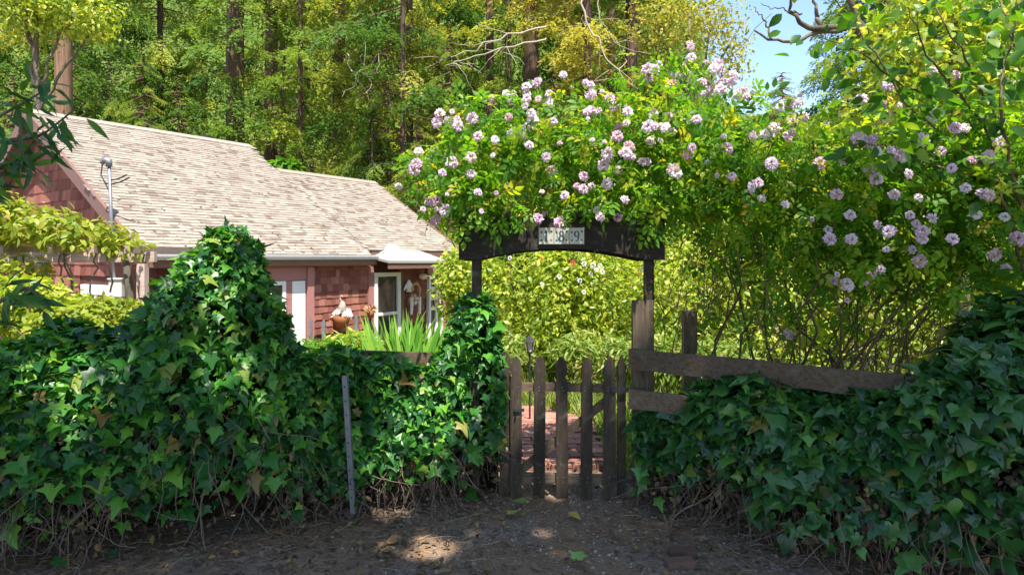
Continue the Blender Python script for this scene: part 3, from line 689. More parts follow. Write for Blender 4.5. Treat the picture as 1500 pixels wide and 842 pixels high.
# number tiles
nx0, nx1 = (789 - 750) * gs, (855.5 - 750) * gs; nz0, nz1 = at(0, 357.5, GY)[2], at(0, 334, GY)[2]
pl = thing('number_plaque', 'plaque of three cream tiles reading 189 on the arbor beam', 'house number', ((nx0 + nx1) / 2, GY - .015, nz0))
g = Geo(); box(g, (nx0 - .006, GY - .011, nz0 - .006), (nx1 + .006, GY - .001, nz1 + .006)); part('frame', g, M['post'], pl)
tw = (nx1 - nx0) / 3
def ribbon(g, pts, wid, y):
    pts = np.asarray(pts, float); T = np.gradient(pts, axis=0); T /= np.linalg.norm(T, axis=1)[:, None]; nn = np.stack([-T[:, 1], T[:, 0]], 1)
    w = np.broadcast_to(np.asarray(wid, float), (len(pts),))[:, None] / 2; a, b_ = pts + nn * w, pts - nn * w; k = len(pts)
    v = [(p[0], y, p[1]) for p in a] + [(p[0], y, p[1]) for p in b_]
    g.add(v, quads=[[i_, i_ + 1, k + i_ + 1, k + i_] for i_ in range(k - 1)])
def ell(cx, cz, rx, rz, a0=0, a1=360, n=20):
    a = np.radians(np.linspace(a0, a1, n)); return np.stack([cx + rx * np.cos(a), cz + rz * np.sin(a)], 1), a
for k, ch in enumerate('189'):
    x0 = nx0 + k * tw; g = Geo(); box(g, (x0 + .002, GY - .019, nz0), (x0 + tw - .002, GY - .012, nz1)); t_ = part('tile', g, M['tile'], pl)
    cx, cz = x0 + tw / 2, (nz0 + nz1) / 2; g = Geo(); yy = GY - .0205; h = .04
    if ch == '1':
        ribbon(g, [(cx, cz - h), (cx, cz), (cx, cz + h)], .014, yy); ribbon(g, [(cx - .013, cz - h + .002), (cx + .013, cz - h + .002)], .005, yy - .0004); ribbon(g, [(cx - .014, cz + h * .62), (cx - .004, cz + h * .9)], .006, yy - .0004)
    elif ch == '8':
        p, a = ell(cx, cz + .0185, .0125, .0175); ribbon(g, p, .006 + .006 * np.abs(np.cos(a)), yy); p, a = ell(cx, cz - .019, .016, .0195); ribbon(g, p, .006 + .007 * np.abs(np.cos(a)), yy - .0004)
    else:
        p, a = ell(cx, cz + .015, .015, .021); ribbon(g, p, .006 + .007 * np.abs(np.cos(a)), yy)
        p, a = ell(cx - .003, cz + .012, .018, .05, 0, -105, 14); ribbon(g, p, np.linspace(.012, .006, 14), yy - .0004)
    part('digit', g, M['ink'], t_)
    for (dx, dz, mm) in ((-.036, .028, 'blue'), (.038, .034, 'ink'), (-.036, -.032, 'blue'), (.036, -.03, 'orange')):
        g = Geo(); 
        for q_ in range(4):
            a = q_ * math.pi / 2; p, _ = ell(cx + dx + .005 * math.cos(a), cz + dz + .005 * math.sin(a), .0045, .0045, 0, 360, 8)
            g.add([(x, yy, z) for x, z in p] + [(cx + dx, yy - .0005 * (q_ + 1), cz + dz)], tris=[[8, i_, (i_ + 1) % 8] for i_ in range(7)])
        part('flower_motif', g, M[mm], t_)

# gate
def picket(w, zt, zb, thick):
    """gothic picket outline with a necked, pointed head"""
    hw = w / 2; o = [(-hw, zb), (-hw, zt - .19), (-hw * .72, zt - .165), (-hw * .74, zt - .15), (-hw, zt - .125), (-hw * .98, zt - .085), (-hw * .72, zt - .035), (0, zt)]
    o = o + [(-x, z) for x, z in o[::-1][1:]]
    n = len(o); v = [(x, 0, z) for x, z in o] + [(x, thick, z) for x, z in o]
    c = [(0, 0, z) for z in (zb, zt - .12)]
    g = Geo(); q = [[i_, (i_ + 1) % n, n + (i_ + 1) % n, n + i_] for i_ in range(n)]
    t = []
    for base, flip in ((0, 0), (n, 1)):
        for i_ in range(n // 2):
            a, b_, cc, d_ = base + i_, base + i_ + 1, base + n - 2 - i_, base + n - 1 - i_
            if len({a, b_, cc, d_}) == 4: q.append([a, d_, cc, b_] if not flip else [a, b_, cc, d_])
            elif len({a, b_, d_}) == 3: t.append([a, d_, b_] if not flip else [a, b_, d_])
    return Geo().add(v, tris=t, quads=q)
gt = thing('picket_gate', 'dark weathered wooden picket gate with pointed pickets and diagonal brace', 'gate', ((830 - 750) * gs, GY, 0.02))
def gpt(px, py): 
    return at(px, py, GY + .02 - (px - 750) * 0.0003)
for k, (p, yt, yb, w, tl) in enumerate(((756, 521, 727, .086, 0), (789.5, 521, 729, .088, .004), (824, 522, 729, .088, -.004), (859, 523, 731, .086, .003), (893, 523, 734, .09, 0))):
    c = gpt(p, yb); tp = gpt(p, yt); g = picket(w, tp[2] - c[2], 0, .022)
    o = link('picket', g.mesh('picket', M['gate']), gt, c - np.array(gt.location)); o.rotation_euler = (0, tl * 2, random.uniform(-.03, .03))
g = Geo(); bar(g, gpt(748, 567.5) + (0, .043, 0), gpt(905, 570) + (0, .043, 0), .035, .062); part('rail', g, M['rail'], gt)
g = Geo(); bar(g, gpt(748, 701) + (0, .043, 0), gpt(905, 705) + (0, .043, 0), .035, .07); part('rail', g, M['rail'], gt)
g = Geo(); bar(g, gpt(762, 692) + (0, .0455, 0), gpt(900, 580) + (0, .0455, 0), .06, .03, (0, 1, 0)); part('brace', g, M['rail'], gt)
for py in (570, 703):
    g = Geo(); c = gpt(899, py); box(g, (c[0] - .02, c[1] - .012, c[2] - .018), (c[0] + .14, c[1] - .002, c[2] + .018)); part('hinge', g, M['darkmetal'], gt)
g = Geo(); c = gpt(762, 600); box(g, (c[0] - .05, c[1] - .014, c[2] - .012), (c[0] + .03, c[1] - .003, c[2] + .012)); tube(g, [c + (-.03, -.012, 0), c + (-.03, -.04, 0)], .008, 6); part('latch', g, M['darkmetal'], gt)
for p in (756, 789.5, 824, 859, 893):
    for py in (567, 572, 699, 706):
        g = Geo(); c = gpt(p + rng.uniform(-3, 3), py) + np.array([0, -.004, 0]); tube(g, [c, c + (0, .006, 0)], .0035, 6); part('nail_head', g, M['metal'], gt)
# jambs
c = at(740, 727, GY + .05); jl = thing('gate_jamb', 'dark gate jamb board with a round knob beside the ivy', 'post', (c[0], c[1], 0))
g = picket(.085, at(0, 516, GY)[2], -.05, .04); g.v[0] += np.array([c[0], c[1], 0]); part('board', g, M['gate'], jl)
kb = at(741, 657, GY + .03); g = Geo(); a = np.linspace(-1.5, 1.5, 6); tube(g, [kb + np.array([0, -.02 + .012 * math.sin(x), 0]) for x in a], np.maximum(.02 * np.cos(a), .001), 10); part('knob', g, M['deadwood'], jl, True)
c = at(911, 734, GY + .0); jr = thing('gate_jamb', 'narrow pointed dark jamb board between gate and fence post', 'post', (c[0], c[1], 0))
g = picket(.06, at(0, 522, GY)[2], -.05, .04); g.v[0] += np.array([c[0], c[1], 0]); part('board', g, M['gate'], jr)

# right fence
fr = thing('rail_fence', 'weathered two-rail fence running right from the gate behind the ivy', 'fence', (at(940, 730, 4.9)[0], 4.9, 0))
c = at(941.5, 730, 4.88); g = Geo(); box(g, (c[0] - .078, 4.86, -.1), (c[0] + .078, 4.92, at(0, 440, 4.86)[2])); part('post', g, M['post'], fr)
fx = lambda t: np.array([0.86 + .835 * t, 4.80 - .55 * t, 0])
zr = at(922, 525, 4.8)[2]
for (t0, t1, z, hh, dz) in ((0.01, 1.75, zr, .15, -.02), (1.755, 3.4, zr - .03, .15, -.03), (0.01, 1.9, at(922, 583, 4.8)[2], .14, .02)):
    g = Geo(); a = fx(t0) + np.array([0, 0, z]); b_ = fx(t1) + np.array([0, 0, z + dz])
    ks = 10; sv = []; dvec = unit(b_ - a); sd_ = np.cross(dvec, [0, 0, 1])
    for k in range(ks + 1):
        p = a + (b_ - a) * k / ks; w1 = .004 * math.sin(5.3 * k) ; w2 = .004 * math.sin(3.1 * k + 2)
        sv += [p + sd_ * .02 + np.array([0, 0, hh / 2 + w1]), p - sd_ * .02 + np.array([0, 0, hh / 2 + w1]), p - sd_ * .02 - np.array([0, 0, hh / 2 + w2]), p + sd_ * .02 - np.array([0, 0, hh / 2 + w2])]
    q = [[4 * k + i_, 4 * k + (i_ + 1) % 4, 4 * k + 4 + (i_ + 1) % 4, 4 * k + 4 + i_] for k in range(ks) for i_ in range(4)] + [[3, 2, 1, 0], [4 * ks, 4 * ks + 1, 4 * ks + 2, 4 * ks + 3]]
    g.add(sv, quads=q); part('rail', g, M['rail'], fr)
for t in (1.8, 3.4):
    c = fx(t) + np.array([.02, .06, 0]); g = Geo(); box(g, (c[0] - .06, c[1] - .02, -.1), (c[0] + .06, c[1] + .06, .98)); part('post', g, M['post'], fr)
c = at(1010, 455, 5.9); g = Geo(); box(g, (c[0] - .06, 5.86, -.2), (c[0] + .06, 5.95, c[2])); solo('garden_post', g, M['post'], (c[0], 5.9, -.1), 'short square wooden post behind the right fence rail', 'post')
# left fence board
fl = thing('board_fence', 'weathered horizontal fence board showing above the left ivy hedge', 'fence', (at(610, 530, 5.05)[0], 5.05, 0))
a, b_ = at(520, 527, 5.02), at(690, 532, 5.08); g = Geo(); bar(g, a, b_, .035, .15); part('rail', g, M['rail'], fl)
for p in (530, 680):
    c = at(p, 520, 5.1); g = Geo(); box(g, (c[0] - .045, 5.085, -.1), (c[0] + .045, 5.16, .98)); part('post', g, M['post'], fl)
# steel stake
st = thing('steel_stake', 'thin grey perforated steel stake standing before the left ivy hedge', 'stake', at(516, 748, 4.4) * np.array([1, 1, 0]))
a, b_ = at(517, 752, 4.4), at(504.5, 550, 4.32); g = Geo()
bar(g, a, b_, .034, .006, (0, 1, 0)); bar(g, a + (.014, .018, 0), b_ + (.014, .018, 0), .006, .032, (0, 1, 0)); part('angle_bar', g, M['metal'], st)
for k in range(9):
    p = a + (b_ - a) * (.12 + .1 * k) + np.array([-.003, -.005, 0]); g = Geo(); aa = np.linspace(0, 2 * math.pi, 9)[:-1]
    g.add([(p[0] + .006 * math.cos(x), p[1], p[2] + .006 * math.sin(x)) for x in aa] + [(p[0], p[1], p[2])], tris=[[8, i_, (i_ + 1) % 8] for i_ in range(8)]); part('hole', g, M['darkmetal'], st)

# two old pavers at lower right
for k, (p, y, rz, lab) in enumerate(((996, 828, .1, 'nearer of the two loose brown pavers on the dirt'), (1000, 812, -.15, 'farther of the two loose brown pavers on the dirt'))):
    d = F * EYE / (y - 378); c = at(p, y, d); g = Geo(); box(g, (-.095, -.05, -.02), (.095, .05, .025)); o = link('paver', g.mesh('paver', M['paver']), None, (c[0], c[1], .012)); o.rotation_euler = (.03, -.03, rz); o.scale = (.85, .75, 1)
    tag(o, lab, 'paver', 'loose pavers by the right hedge')

# lantern in the garden
c = at(776, 508, 7.2); ln = thing('garden_lantern', 'small dark metal lantern in the sunny garden behind the gate', 'lantern', (c[0], c[1], -.2))
g = Geo(); tube(g, [(c[0], c[1], -.2), c + (0, 0, -.07)], .012, 6); part('stem', g, M['darkmetal'], ln)
g = Geo(); tube(g, [c + (0, 0, .06), c + (0, 0, .09), c + (0, 0, .13)], [.085, .05, .008], 6); part('roof', g, M['darkmetal'], ln)
g = Geo(); tube(g, [c + (0, 0, -.07), c + (0, 0, -.055)], [.03, .045], 6)
for k in range(6):
    a = k * math.pi / 3; bar(g, c + (.045 * math.cos(a), .045 * math.sin(a), -.06), c + (.068 * math.cos(a), .068 * math.sin(a), .065), .008, .008)
part('cage', g, M['darkmetal'], ln)
g = Geo(); tube(g, [c + (0, 0, -.05), c + (0, 0, .06)], [.035, .055], 6); part('glass', g, M['lamp'], ln)

# ------------------------------------------------------------------ pergola on the left with its vine
pg = thing('pergola', 'pale wooden pergola at the cottage gable carrying a yellow green vine', 'pergola', (at(150, 380, 8)[0], 8, -.2))
g = Geo(); bar(g, at(-60, 378, 8.0), at(228, 376, 8.1), .07, .13); part('beam', g, M['pergola'], pg)
g = Geo(); bar(g, at(-60, 374, 9.0), at(222, 374, 9.1), .07, .13); part('beam', g, M['pergola'], pg)
for p in (209, 60):
    g = Geo(); a = at(p, 386, 8.05); box(g, (a[0] - .05, 8.0, -.5), (a[0] + .05, 8.1, a[2])); part('post', g, M['pergola'], pg)
for p in (20, 90, 150, 200):
    g = Geo(); a = at(p, 369, 8); bar(g, a + (0, -.2, .03), a + (0, 1.3, .03), .05, .09); part('rafter', g, M['pergola'], pg)

def blob_leaves(blobs, n, up=0.5, out=0.6, tipdown=0.4, shell=0.5, jit=0.6, cut=None, gap=0.0, gf=2.0):
    """leaf positions and frames spread through a union of ellipsoids (cx,cy,cz,rx,ry,rz)"""
    B = np.array(blobs, float); vol = np.prod(B[:, 3:], axis=1) ** 0.8; k = rng.choice(len(B), n, p=vol / vol.sum())
    d = rand_dirs(n); r_ = 1 - shell * rng.random(n) ** 1.6
    r_ = r_ * (1 + 0.16 * noise3(d, 3.1, 3) + 0.08 * rng.normal(size=n))
    pos = B[k, :3] + d * B[k, 3:] * r_[:, None]
    keep = np.ones(n, bool)
    if gap: keep &= noise3(pos, gf, 5) > -1 + gap * 2 * rng.random(n)
    if cut is not None: keep &= cut(pos)
    pos, d = pos[keep], d[keep]; m_ = len(pos)
    nrm = unit(d * out + np.array([0, 0, up]) + rng.normal(size=(m_, 3)) * jit)
    tip = unit(d * 0.6 + np.array([0, 0, -tipdown]) + rng.normal(size=(m_, 3)) * 0.6)
    return pos, frames(nrm, tip)
def ball(px, py, rx, ry, d, rd): 
    c = at(px, py, d); return (*c, rx * d / F, rd, ry * d / F)

vn = thing('climbing_vine', 'sunlit yellow green vine sprawling over the pergola', 'vine', (at(100, 380, 8)[0], 8, -.2))
OVM_V = tmesh('vine_leaf', T_OV, M['vine'])
vb = [ball(10, 325, 55, 34, 8, .5), ball(75, 335, 50, 30, 8, .5), ball(135, 345, 45, 22, 8, .5), ball(-40, 325, 70, 50, 8, .6), ball(30, 395, 35, 26, 7.9, .3), ball(185, 362, 28, 14, 8, .3)]
pos, rot = blob_leaves(vb, 3600, gap=.4, gf=4)
leaves(vn, T_OV, OVM_V, M['vine'], pos, rot, rng.uniform(.07, .13, len(pos)), 250)
for k in range(8):
    x0 = rng.uniform(20, 215); g = Geo(); a = at(x0, 372, 8); p = [a]
    for s1 in range(6): p.append(p[-1] + np.array([rng.normal() * .025, rng.normal() * .03, -.06 - .05 * rng.random()]))
    tube(g, p, .012, 4); part('stem', g, M['grey_bark'], vn)
g = Geo(); a = at(192, 440, 8); tube(g, [a + (.02, 0, -.9), a + (0, 0, -.3), a + (-.02, 0, .1), a + (-.06, 0, .4), a + (-.12, .1, .6), a + (-.3, .2, .85)], [.07, .06, .05, .045, .03, .02], 8); part('trunk', g, M['grey_bark'], vn, True)

# ------------------------------------------------------------------ ivy hedges
def hedge(front, thick, name, label, tmpl, mesh, mat, size, dens, base_clear, seed, npick=300, back=0.0):
    """front: rows of (px, depth at ground, top height, thickness factor); leaves cover front face and top"""
    Fp = np.array(front, float); fxs = (Fp[:, 0] - 750) / F * Fp[:, 1]; fys = Fp[:, 1]; hts = Fp[:, 2]; tk = Fp[:, 3]
    s = np.concatenate([[0], np.cumsum(np.hypot(np.diff(fxs), np.diff(fys)))]); Ltot = s[-1]
    def surf(u, v, inset=0.0):
        x = np.interp(u, s, fxs); y = np.interp(u, s, fys); h = np.interp(u, s, hts); w = np.interp(u, s, tk)
        e = 0.12; tx = np.interp(u + e, s, fxs) - np.interp(u - e, s, fxs); ty = np.interp(u + e, s, fys) - np.interp(u - e, s, fys)
        l = np.hypot(tx, ty) + 1e-9; nx_, ny_ = ty / l, -tx / l                       # plan normal
        flip = np.where(ny_ > 0, -1, 1); nx_, ny_ = nx_ * flip, ny_ * flip             # towards the lens
        a = v * math.pi * 0.94; ce = np.cos(a); se = np.sin(a)
        cy = -np.sign(ce) * np.abs(ce) ** 0.7; cz = np.abs(se) ** 0.62                # squarish section
        back_ = (w / 2) * (cy + 1); p = np.stack([x - nx_ * back_, y - ny_ * back_, h * cz], -1)
        n = np.stack([nx_ * -cy * 1.0, ny_ * -cy, np.clip(cz, 0, 1) ** 4 * .9 + .05], -1)
        n = unit(n); nn = noise3(p, 2.3, seed) * 0.13 + noise3(p, 6.1, seed + 1) * 0.06
        return p + n * (nn - inset)[..., None], n
    loc = (fxs.mean(), fys.mean() + .3, 0); t = thing(name, label, 'hedge', loc)
    # hollow interior
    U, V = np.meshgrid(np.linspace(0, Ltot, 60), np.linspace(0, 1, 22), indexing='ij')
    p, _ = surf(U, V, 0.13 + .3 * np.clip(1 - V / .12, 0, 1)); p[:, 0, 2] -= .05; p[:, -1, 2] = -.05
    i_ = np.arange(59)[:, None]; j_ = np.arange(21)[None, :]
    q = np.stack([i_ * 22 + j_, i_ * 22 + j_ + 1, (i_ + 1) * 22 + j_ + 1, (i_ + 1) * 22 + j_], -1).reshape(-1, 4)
    g = Geo(); g.add(p.reshape(-1, 3), quads=q); part('shade_core', g, M['inner_shade'], t, True)
    n = int(dens * Ltot); u = rng.random(n) * Ltot; v = rng.random(n) ** 1.15 * .8
    p, nr = surf(u, v, rng.random(n) ** 1.5 * .16 - .05)
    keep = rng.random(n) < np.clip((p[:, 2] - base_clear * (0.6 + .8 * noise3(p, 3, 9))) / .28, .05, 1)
    p, nr = p[keep], nr[keep]; n = len(p)
    face = unit(nr * .75 + np.array([0, 0, 1.0]) * rng.uniform(0, 1.25, (n, 1)) + rng.normal(size=(n, 3)) * .48)
    tip = unit(np.array([0, 0, -.8]) + nr * .6 + rng.normal(size=(n, 3)) * .6)
    sc = size * np.clip(rng.lognormal(-.12, .34, n), .35, 1.6) * (1 + .25 * noise3(p, 1.7, 4)); fr_ = frames(face, tip); kind_ = rng.integers(0, 3, n)
    for k_, tm in enumerate((tmpl, T_IVY3, T_IVY4)):
        w_ = kind_ == k_; leaves(t, tm, tmesh('ivy_leaf', tm, mat, True), mat, p[w_], fr_[w_], sc[w_], npick // 3)
    # stems low down
    def stem(g, rad):
        uu = rng.random() * Ltot; p0, n0 = surf(np.array([uu]), np.array([rng.uniform(.02, .12)]), np.array([rng.uniform(.03, .2)])); a = p0[0]
        pts = [a]; d = np.array([rng.normal() * .5, rng.normal() * .3 + n0[0][1] * .4, -1.0])
        for _ in range(6):
            d = d + rng.normal(size=3) * .35; d[2] = -abs(d[2]); nxt = pts[-1] + unit(d) * rng.uniform(.05, .11)
            if nxt[2] < .015: nxt[2] = .015
            pts.append(nxt)
        tube(g, pts, rad * np.linspace(1, .5, len(pts)), 4, rnd=rng.random())
    for k in range(22): 
        g = Geo(); stem(g, .005); part('stem', g, M['twig'], t)
    n = int(700 * Ltot); p, nr = surf(rng.random(n) * Ltot, rng.random(n) * .16, rng.random(n) * .14 - .02)
    p = p[p[:, 2] < .75]; n = len(p); g = scatter(Geo(), T_OV, p, frames(rand_dirs(n), unit(rng.normal(size=(n, 3)) + [0, 0, -.8])), rng.uniform(.03, .075, n))
    o = part('dead_leaves', g, M['litter'], t); o['kind'] = 'stuff'
    g = Geo()
    for k in range(int(120 * Ltot)): stem(g, rng.uniform(.0015, .0045))
    o = part('stems', g, M['twig'], t); o['kind'] = 'stuff'
    return t, surf, Ltot

left_front = [(-330, 3.5, 1.2, .8), (-60, 3.72, 1.2, .8), (60, 3.82, 1.24, .9), (160, 3.92, 1.25, 1.0), (200, 3.98, 1.32, 1.0), (220, 4.0, 1.6, 1.0), (250, 4.03, 1.87, 1.0), (285, 4.05, 2.03, 1.0), (330, 4.1, 2.0, 1.0), (372, 4.15, 1.82, 1.0), (405, 4.2, 1.54, .95), (438, 4.26, 1.28, .85),
              (470, 4.38, 1.1, .7), (540, 4.55, 1.02, .55), (620, 4.66, 1.0, .5), (650, 4.7, 1.06, .5), (672, 4.72, 1.34, .5), (695, 4.75, 1.48, .45), (722, 4.78, 1.42, .4), (738, 4.8, 1.25, .3)]
hedge(left_front, .8, 'ivy_hedge', 'green ivy hedge with a tall rounded mound left of the gate', T_IVY, IVYM, M['ivy'], .083, 2900, .27, 1)
right_front = [(928, 4.74, .62, .25), (960, 4.66, .72, .35), (1010, 4.45, .84, .5), (1080, 4.16, .95, .55), (1160, 3.9, .98, .6), (1250, 3.68, 1.0, .6), (1330, 3.5, 1.06, .6), (1390, 3.4, 1.2, .6), (1440, 3.34, 1.38, .6), (1500, 3.28, 1.5, .7), (1620, 3.15, 1.55, .8), (1800, 3.0, 1.6, .8)]
hedge(right_front, .6, 'ivy_hedge', 'shaded bluish ivy hedge in front of the rail fence right of the gate', T_IVY2, IVYM2, M['ivy2'], .108, 1850, .25, 4)

# ------------------------------------------------------------------ climbing rose over the arbor
rs = thing('climbing_rose', 'huge climbing rose with clustered pink pompon flowers over the arbor', 'rose bush', (1.6, 5.0, 0))
rb = [ball(655, 262, 62, 66, 4.95, .4), ball(735, 215, 90, 85, 5.05, .5), ball(700, 290, 60, 36, 4.9, .35), ball(850, 225, 110, 92, 5.1, .55), ball(970, 195, 105, 105, 5.2, .6), ball(900, 290, 110, 40, 4.95, .4),
      ball(1050, 250, 110, 115, 5.05, .6), ball(1165, 275, 110, 105, 4.95, .6), ball(1290, 270, 120, 120, 4.85, .7), ball(1410, 270, 120, 130, 4.7, .7), ball(1520, 270, 110, 150, 4.6, .7), ball(1300, 370, 140, 70, 4.7, .5), ball(1430, 400, 110, 80, 4.55, .5), ball(1110, 370, 90, 45, 4.9, .4)]
pos, rot = blob_leaves(rb + [ball(1190, 450, 150, 55, 5.0, .3), ball(735, 316, 62, 20, 4.78, .14), ball(860, 312, 55, 13, 4.78, .12), ball(940, 328, 42, 24, 4.78, .14), ball(690, 325, 40, 26, 4.78, .14)], 8300, up=.5, out=.4, tipdown=.45, shell=.85, jit=.7, gap=.55, gf=4.5, cut=lambda p: rng.random(len(p)) < np.clip(1.25 - (378 - 30 - (p[:, 2] - EYE) / p[:, 1] * F - 300) / 130., .5, 1))
RLM = tmesh('rose_leaf', T_ROSELEAF, M['rose_leaf'])
leaves(rs, T_ROSELEAF, RLM, M['rose_leaf'], pos, rot, rng.uniform(.1, .19, len(pos)), 300)
# canes
def cane(g, a, b_, sag, rad, n=9, wob=.05):
    t = np.linspace(0, 1, n)[:, None]; p = a + (b_ - a) * t; p[:, 2] += sag * 4 * (t * (1 - t))[:, 0]
    p[1:-1] += rng.normal(size=(n - 2, 3)) * wob; tube(g, p, rad * np.linspace(1, .45, n), 5, rnd=rng.random())
for k in range(30):
    a = np.array([rng.uniform(1.2, 2.6), rng.uniform(5.0, 5.6), 0.0]); a = at(rng.uniform(985, 1330), 560, rng.uniform(4.9, 5.6)); a[2] = .0
    b_ = at(rng.uniform(930, 1480), rng.uniform(200, 400), rng.uniform(4.5, 5.3)); g = Geo(); cane(g, a, b_, rng.uniform(.0, .25), rng.uniform(.008, .016), 10); part('cane', g, M['cane'], rs)
g = Geo()
for k in range(270):
    if k < 170:
        a = at(rng.uniform(960, 1400), rng.uniform(420, 560), rng.uniform(4.85, 5.7)); b_ = a + np.array([rng.normal() * .5, rng.normal() * .25, rng.uniform(.3, 1.0)])
    else:
        a = at(rng.uniform(640, 1480), rng.uniform(180, 340), rng.uniform(4.9, 5.4)); b_ = a + rng.normal(size=3) * np.array([.4, .2, .3])
    cane(g, a, b_, rng.uniform(-.05, .15), rng.uniform(.0018, .005), 7, .03)
o = part('canes', g, M['cane'], rs); o['kind'] = 'stuff'
fl_ = [(1020,85,3),(1045,90,4),(1075,115,5),(1060,135,4),(1000,100,3),(985,120,3),(965,95,1),(960,112,2),(1085,140,3),(1035,130,3),(660,165,3),(683,172,3),(738,140,2),(760,135,2),(805,115,2),(825,110,1),(770,165,4),(785,170,3),(800,150,2),(748,150,1),(720,145,1),(745,172,1),(865,140,3),(880,150,3),(895,155,3),(870,165,2),(905,165,2),(880,178,2),(930,160,2),(940,170,2),(965,185,3),(975,190,2),(950,185,1),(810,178,1),(640,242,2),(700,200,1),(690,230,1),(648,253,1),(640,180,1),(725,205,1),(748,195,1),(722,228,1),(765,200,1),(775,213,1),(800,230,1),(655,285,1),(584,273,1),(613,222,1),(606,249,1),(628,282,2),(635,290,2),(690,255,1),(700,282,1),(740,272,1),(727,283,1),(705,310,1),(640,318,2),(650,316,1),(820,210,1),(808,250,1),(850,270,3),(858,262,2),(810,275,2),(875,240,2),(885,242,2),(868,205,1),(885,212,2),(914,215,2),(935,225,3),(955,215,2),(925,230,1),(890,225,1),(905,250,1),(998,240,2),(990,248,2),(980,170,1),(1025,230,2),(1050,257,1),(1072,258,1),(805,320,2),(875,308,1),(879,318,1),(905,318,1),(926,326,1),(915,293,1),(880,290,1),(1020,175,1),(1115,185,2),(1132,205,3),(1130,240,1),(1168,155,2),(1165,165,2),(1172,180,2),(1160,195,1),(1255,148,1),(1262,145,1),(1285,145,2),(1303,160,2),(1315,155,1),(1265,190,3),(1270,200,3),(1262,215,2),(1365,105,1),(1400,110,1),(1415,125,1),(1478,125,2),(1380,190,2),(1402,198,2),(1335,235,2),(1305,220,1),(1372,225,1),(1330,255,1),(1440,285,1),(1310,285,1),(1325,340,3),(1305,355,3),(1330,365,2),(1345,355,2),(1365,320,1),(1333,315,1),(1430,314,1),(1285,330,1),(1247,350,1),(1215,350,1),(1220,412,1),(1235,408,3),(1252,408,2),(1155,490,1),(1473,393,1),(1457,373,1),(1490,350,1),(1245,315,1),(1100,275,2),(1110,268,1),(1200,240,1),(1225,285,1),(1185,320,2),(1150,300,1),(1275,255,2),(1345,290,1),(1390,260,2),(1425,235,1),(1460,300,2),(1090,215,2),(1060,200,1),(1145,150,1),(1210,180,1),(1235,235,1),(1350,205,1),(1450,210,2),(1490,190,1),(1290,395,1),(1395,350,1)]
nf = 0
for (px, py, n) in fl_:
    d0 = 9.
    for b_ in rb:                                  # front of the foliage at this spot
        bp = (b_[0] / b_[1] * F + 750, 378 - (b_[2] - EYE) / b_[1] * F); q2 = ((px - bp[0]) / (b_[3] / b_[1] * F)) ** 2 + ((py - bp[1]) / (b_[5] / b_[1] * F)) ** 2
        if q2 < 1: d0 = min(d0, b_[1] - b_[4] * math.sqrt(1 - q2))
    d0 = (d0 if d0 < 9 else 4.75) + rng.uniform(-.04, .12)
    for k in range(n):
        c = at(px + (rng.normal() * 13 if n > 1 else 0), py + (rng.normal() * 11 if n > 1 else 0), d0 + rng.normal() * .05)
        if nf >= 300: break
        o = link('flower', PET[nf % 3], rs, c - np.array(rs.location)); nf += 1
        o.scale = (rng.uniform(.052, .09) if rng.random() > .14 else rng.uniform(.03, .042),) * 3
        q_ = Vector((rng.normal() * .45, -.9, rng.normal() * .4 + .35)).to_track_quat('Z', 'Y'); o.rotation_euler = q_.to_euler()

# ------------------------------------------------------------------ shrub with large leaves hanging in from the right
sh = thing('overhanging_shrub', 'tall shrub with big oval leaves hanging in at the top right', 'shrub', (3.9, 4.5, 0))
lines = [[(1540, 640), (1520, 300), (1420, 225), (1330, 160), (1290, 90), (1240, 20), (1210, -30)], [(1530, 500), (1490, 250), (1440, 130), (1380, 30), (1350, -40)], [(1560, 620), (1480, 330), (1440, 180), (1360, 90), (1330, 10)], [(1530, 300), (1470, 190), (1400, 150), (1330, 130), (1250, 70), (1190, 50)], [(1560, 400), (1500, 120), (1470, 20), (1450, -40)], [(1480, 260), (1390, 250), (1300, 215), (1240, 210)], [(1500, 320), (1460, 150), (1480, 60), (1500, 0)]]
LP, LT = [], []
for ln_ in lines:
    d0 = rng.uniform(4.2, 4.8); p = np.array([at(x, y, d0 + .1 * rng.normal()) for x, y in ln_]); 
    tt = np.linspace(0, 1, 24); p = np.stack([np.interp(tt, np.linspace(0, 1, len(p)), p[:, k]) for k in range(3)], 1); p += rng.normal(size=p.shape) * .008
    g = Geo(); tube(g, p, np.linspace(.011, .004, 24), 6, rnd=rng.random()); part('cane', g, M['cane'], sh)
    for k in range(66):
        i_ = rng.integers(5, 24); LP.append(p[i_] + rng.normal(size=3) * np.array([.16, .14, .13])); LT.append(rng.normal(size=3) + np.array([0, 0, -.3]))
LP = np.array(LP); LT = unit(np.array(LT)); n = len(LP)
SLM = tmesh('shrub_leaf', T_BIG, M['big_leaf'])
leaves(sh, T_BIG, SLM, M['big_leaf'], LP, frames(unit(rng.normal(size=(n, 3)) * .7 + np.array([0, -.5, .6])), LT), rng.uniform(.075, .14, n), 300)

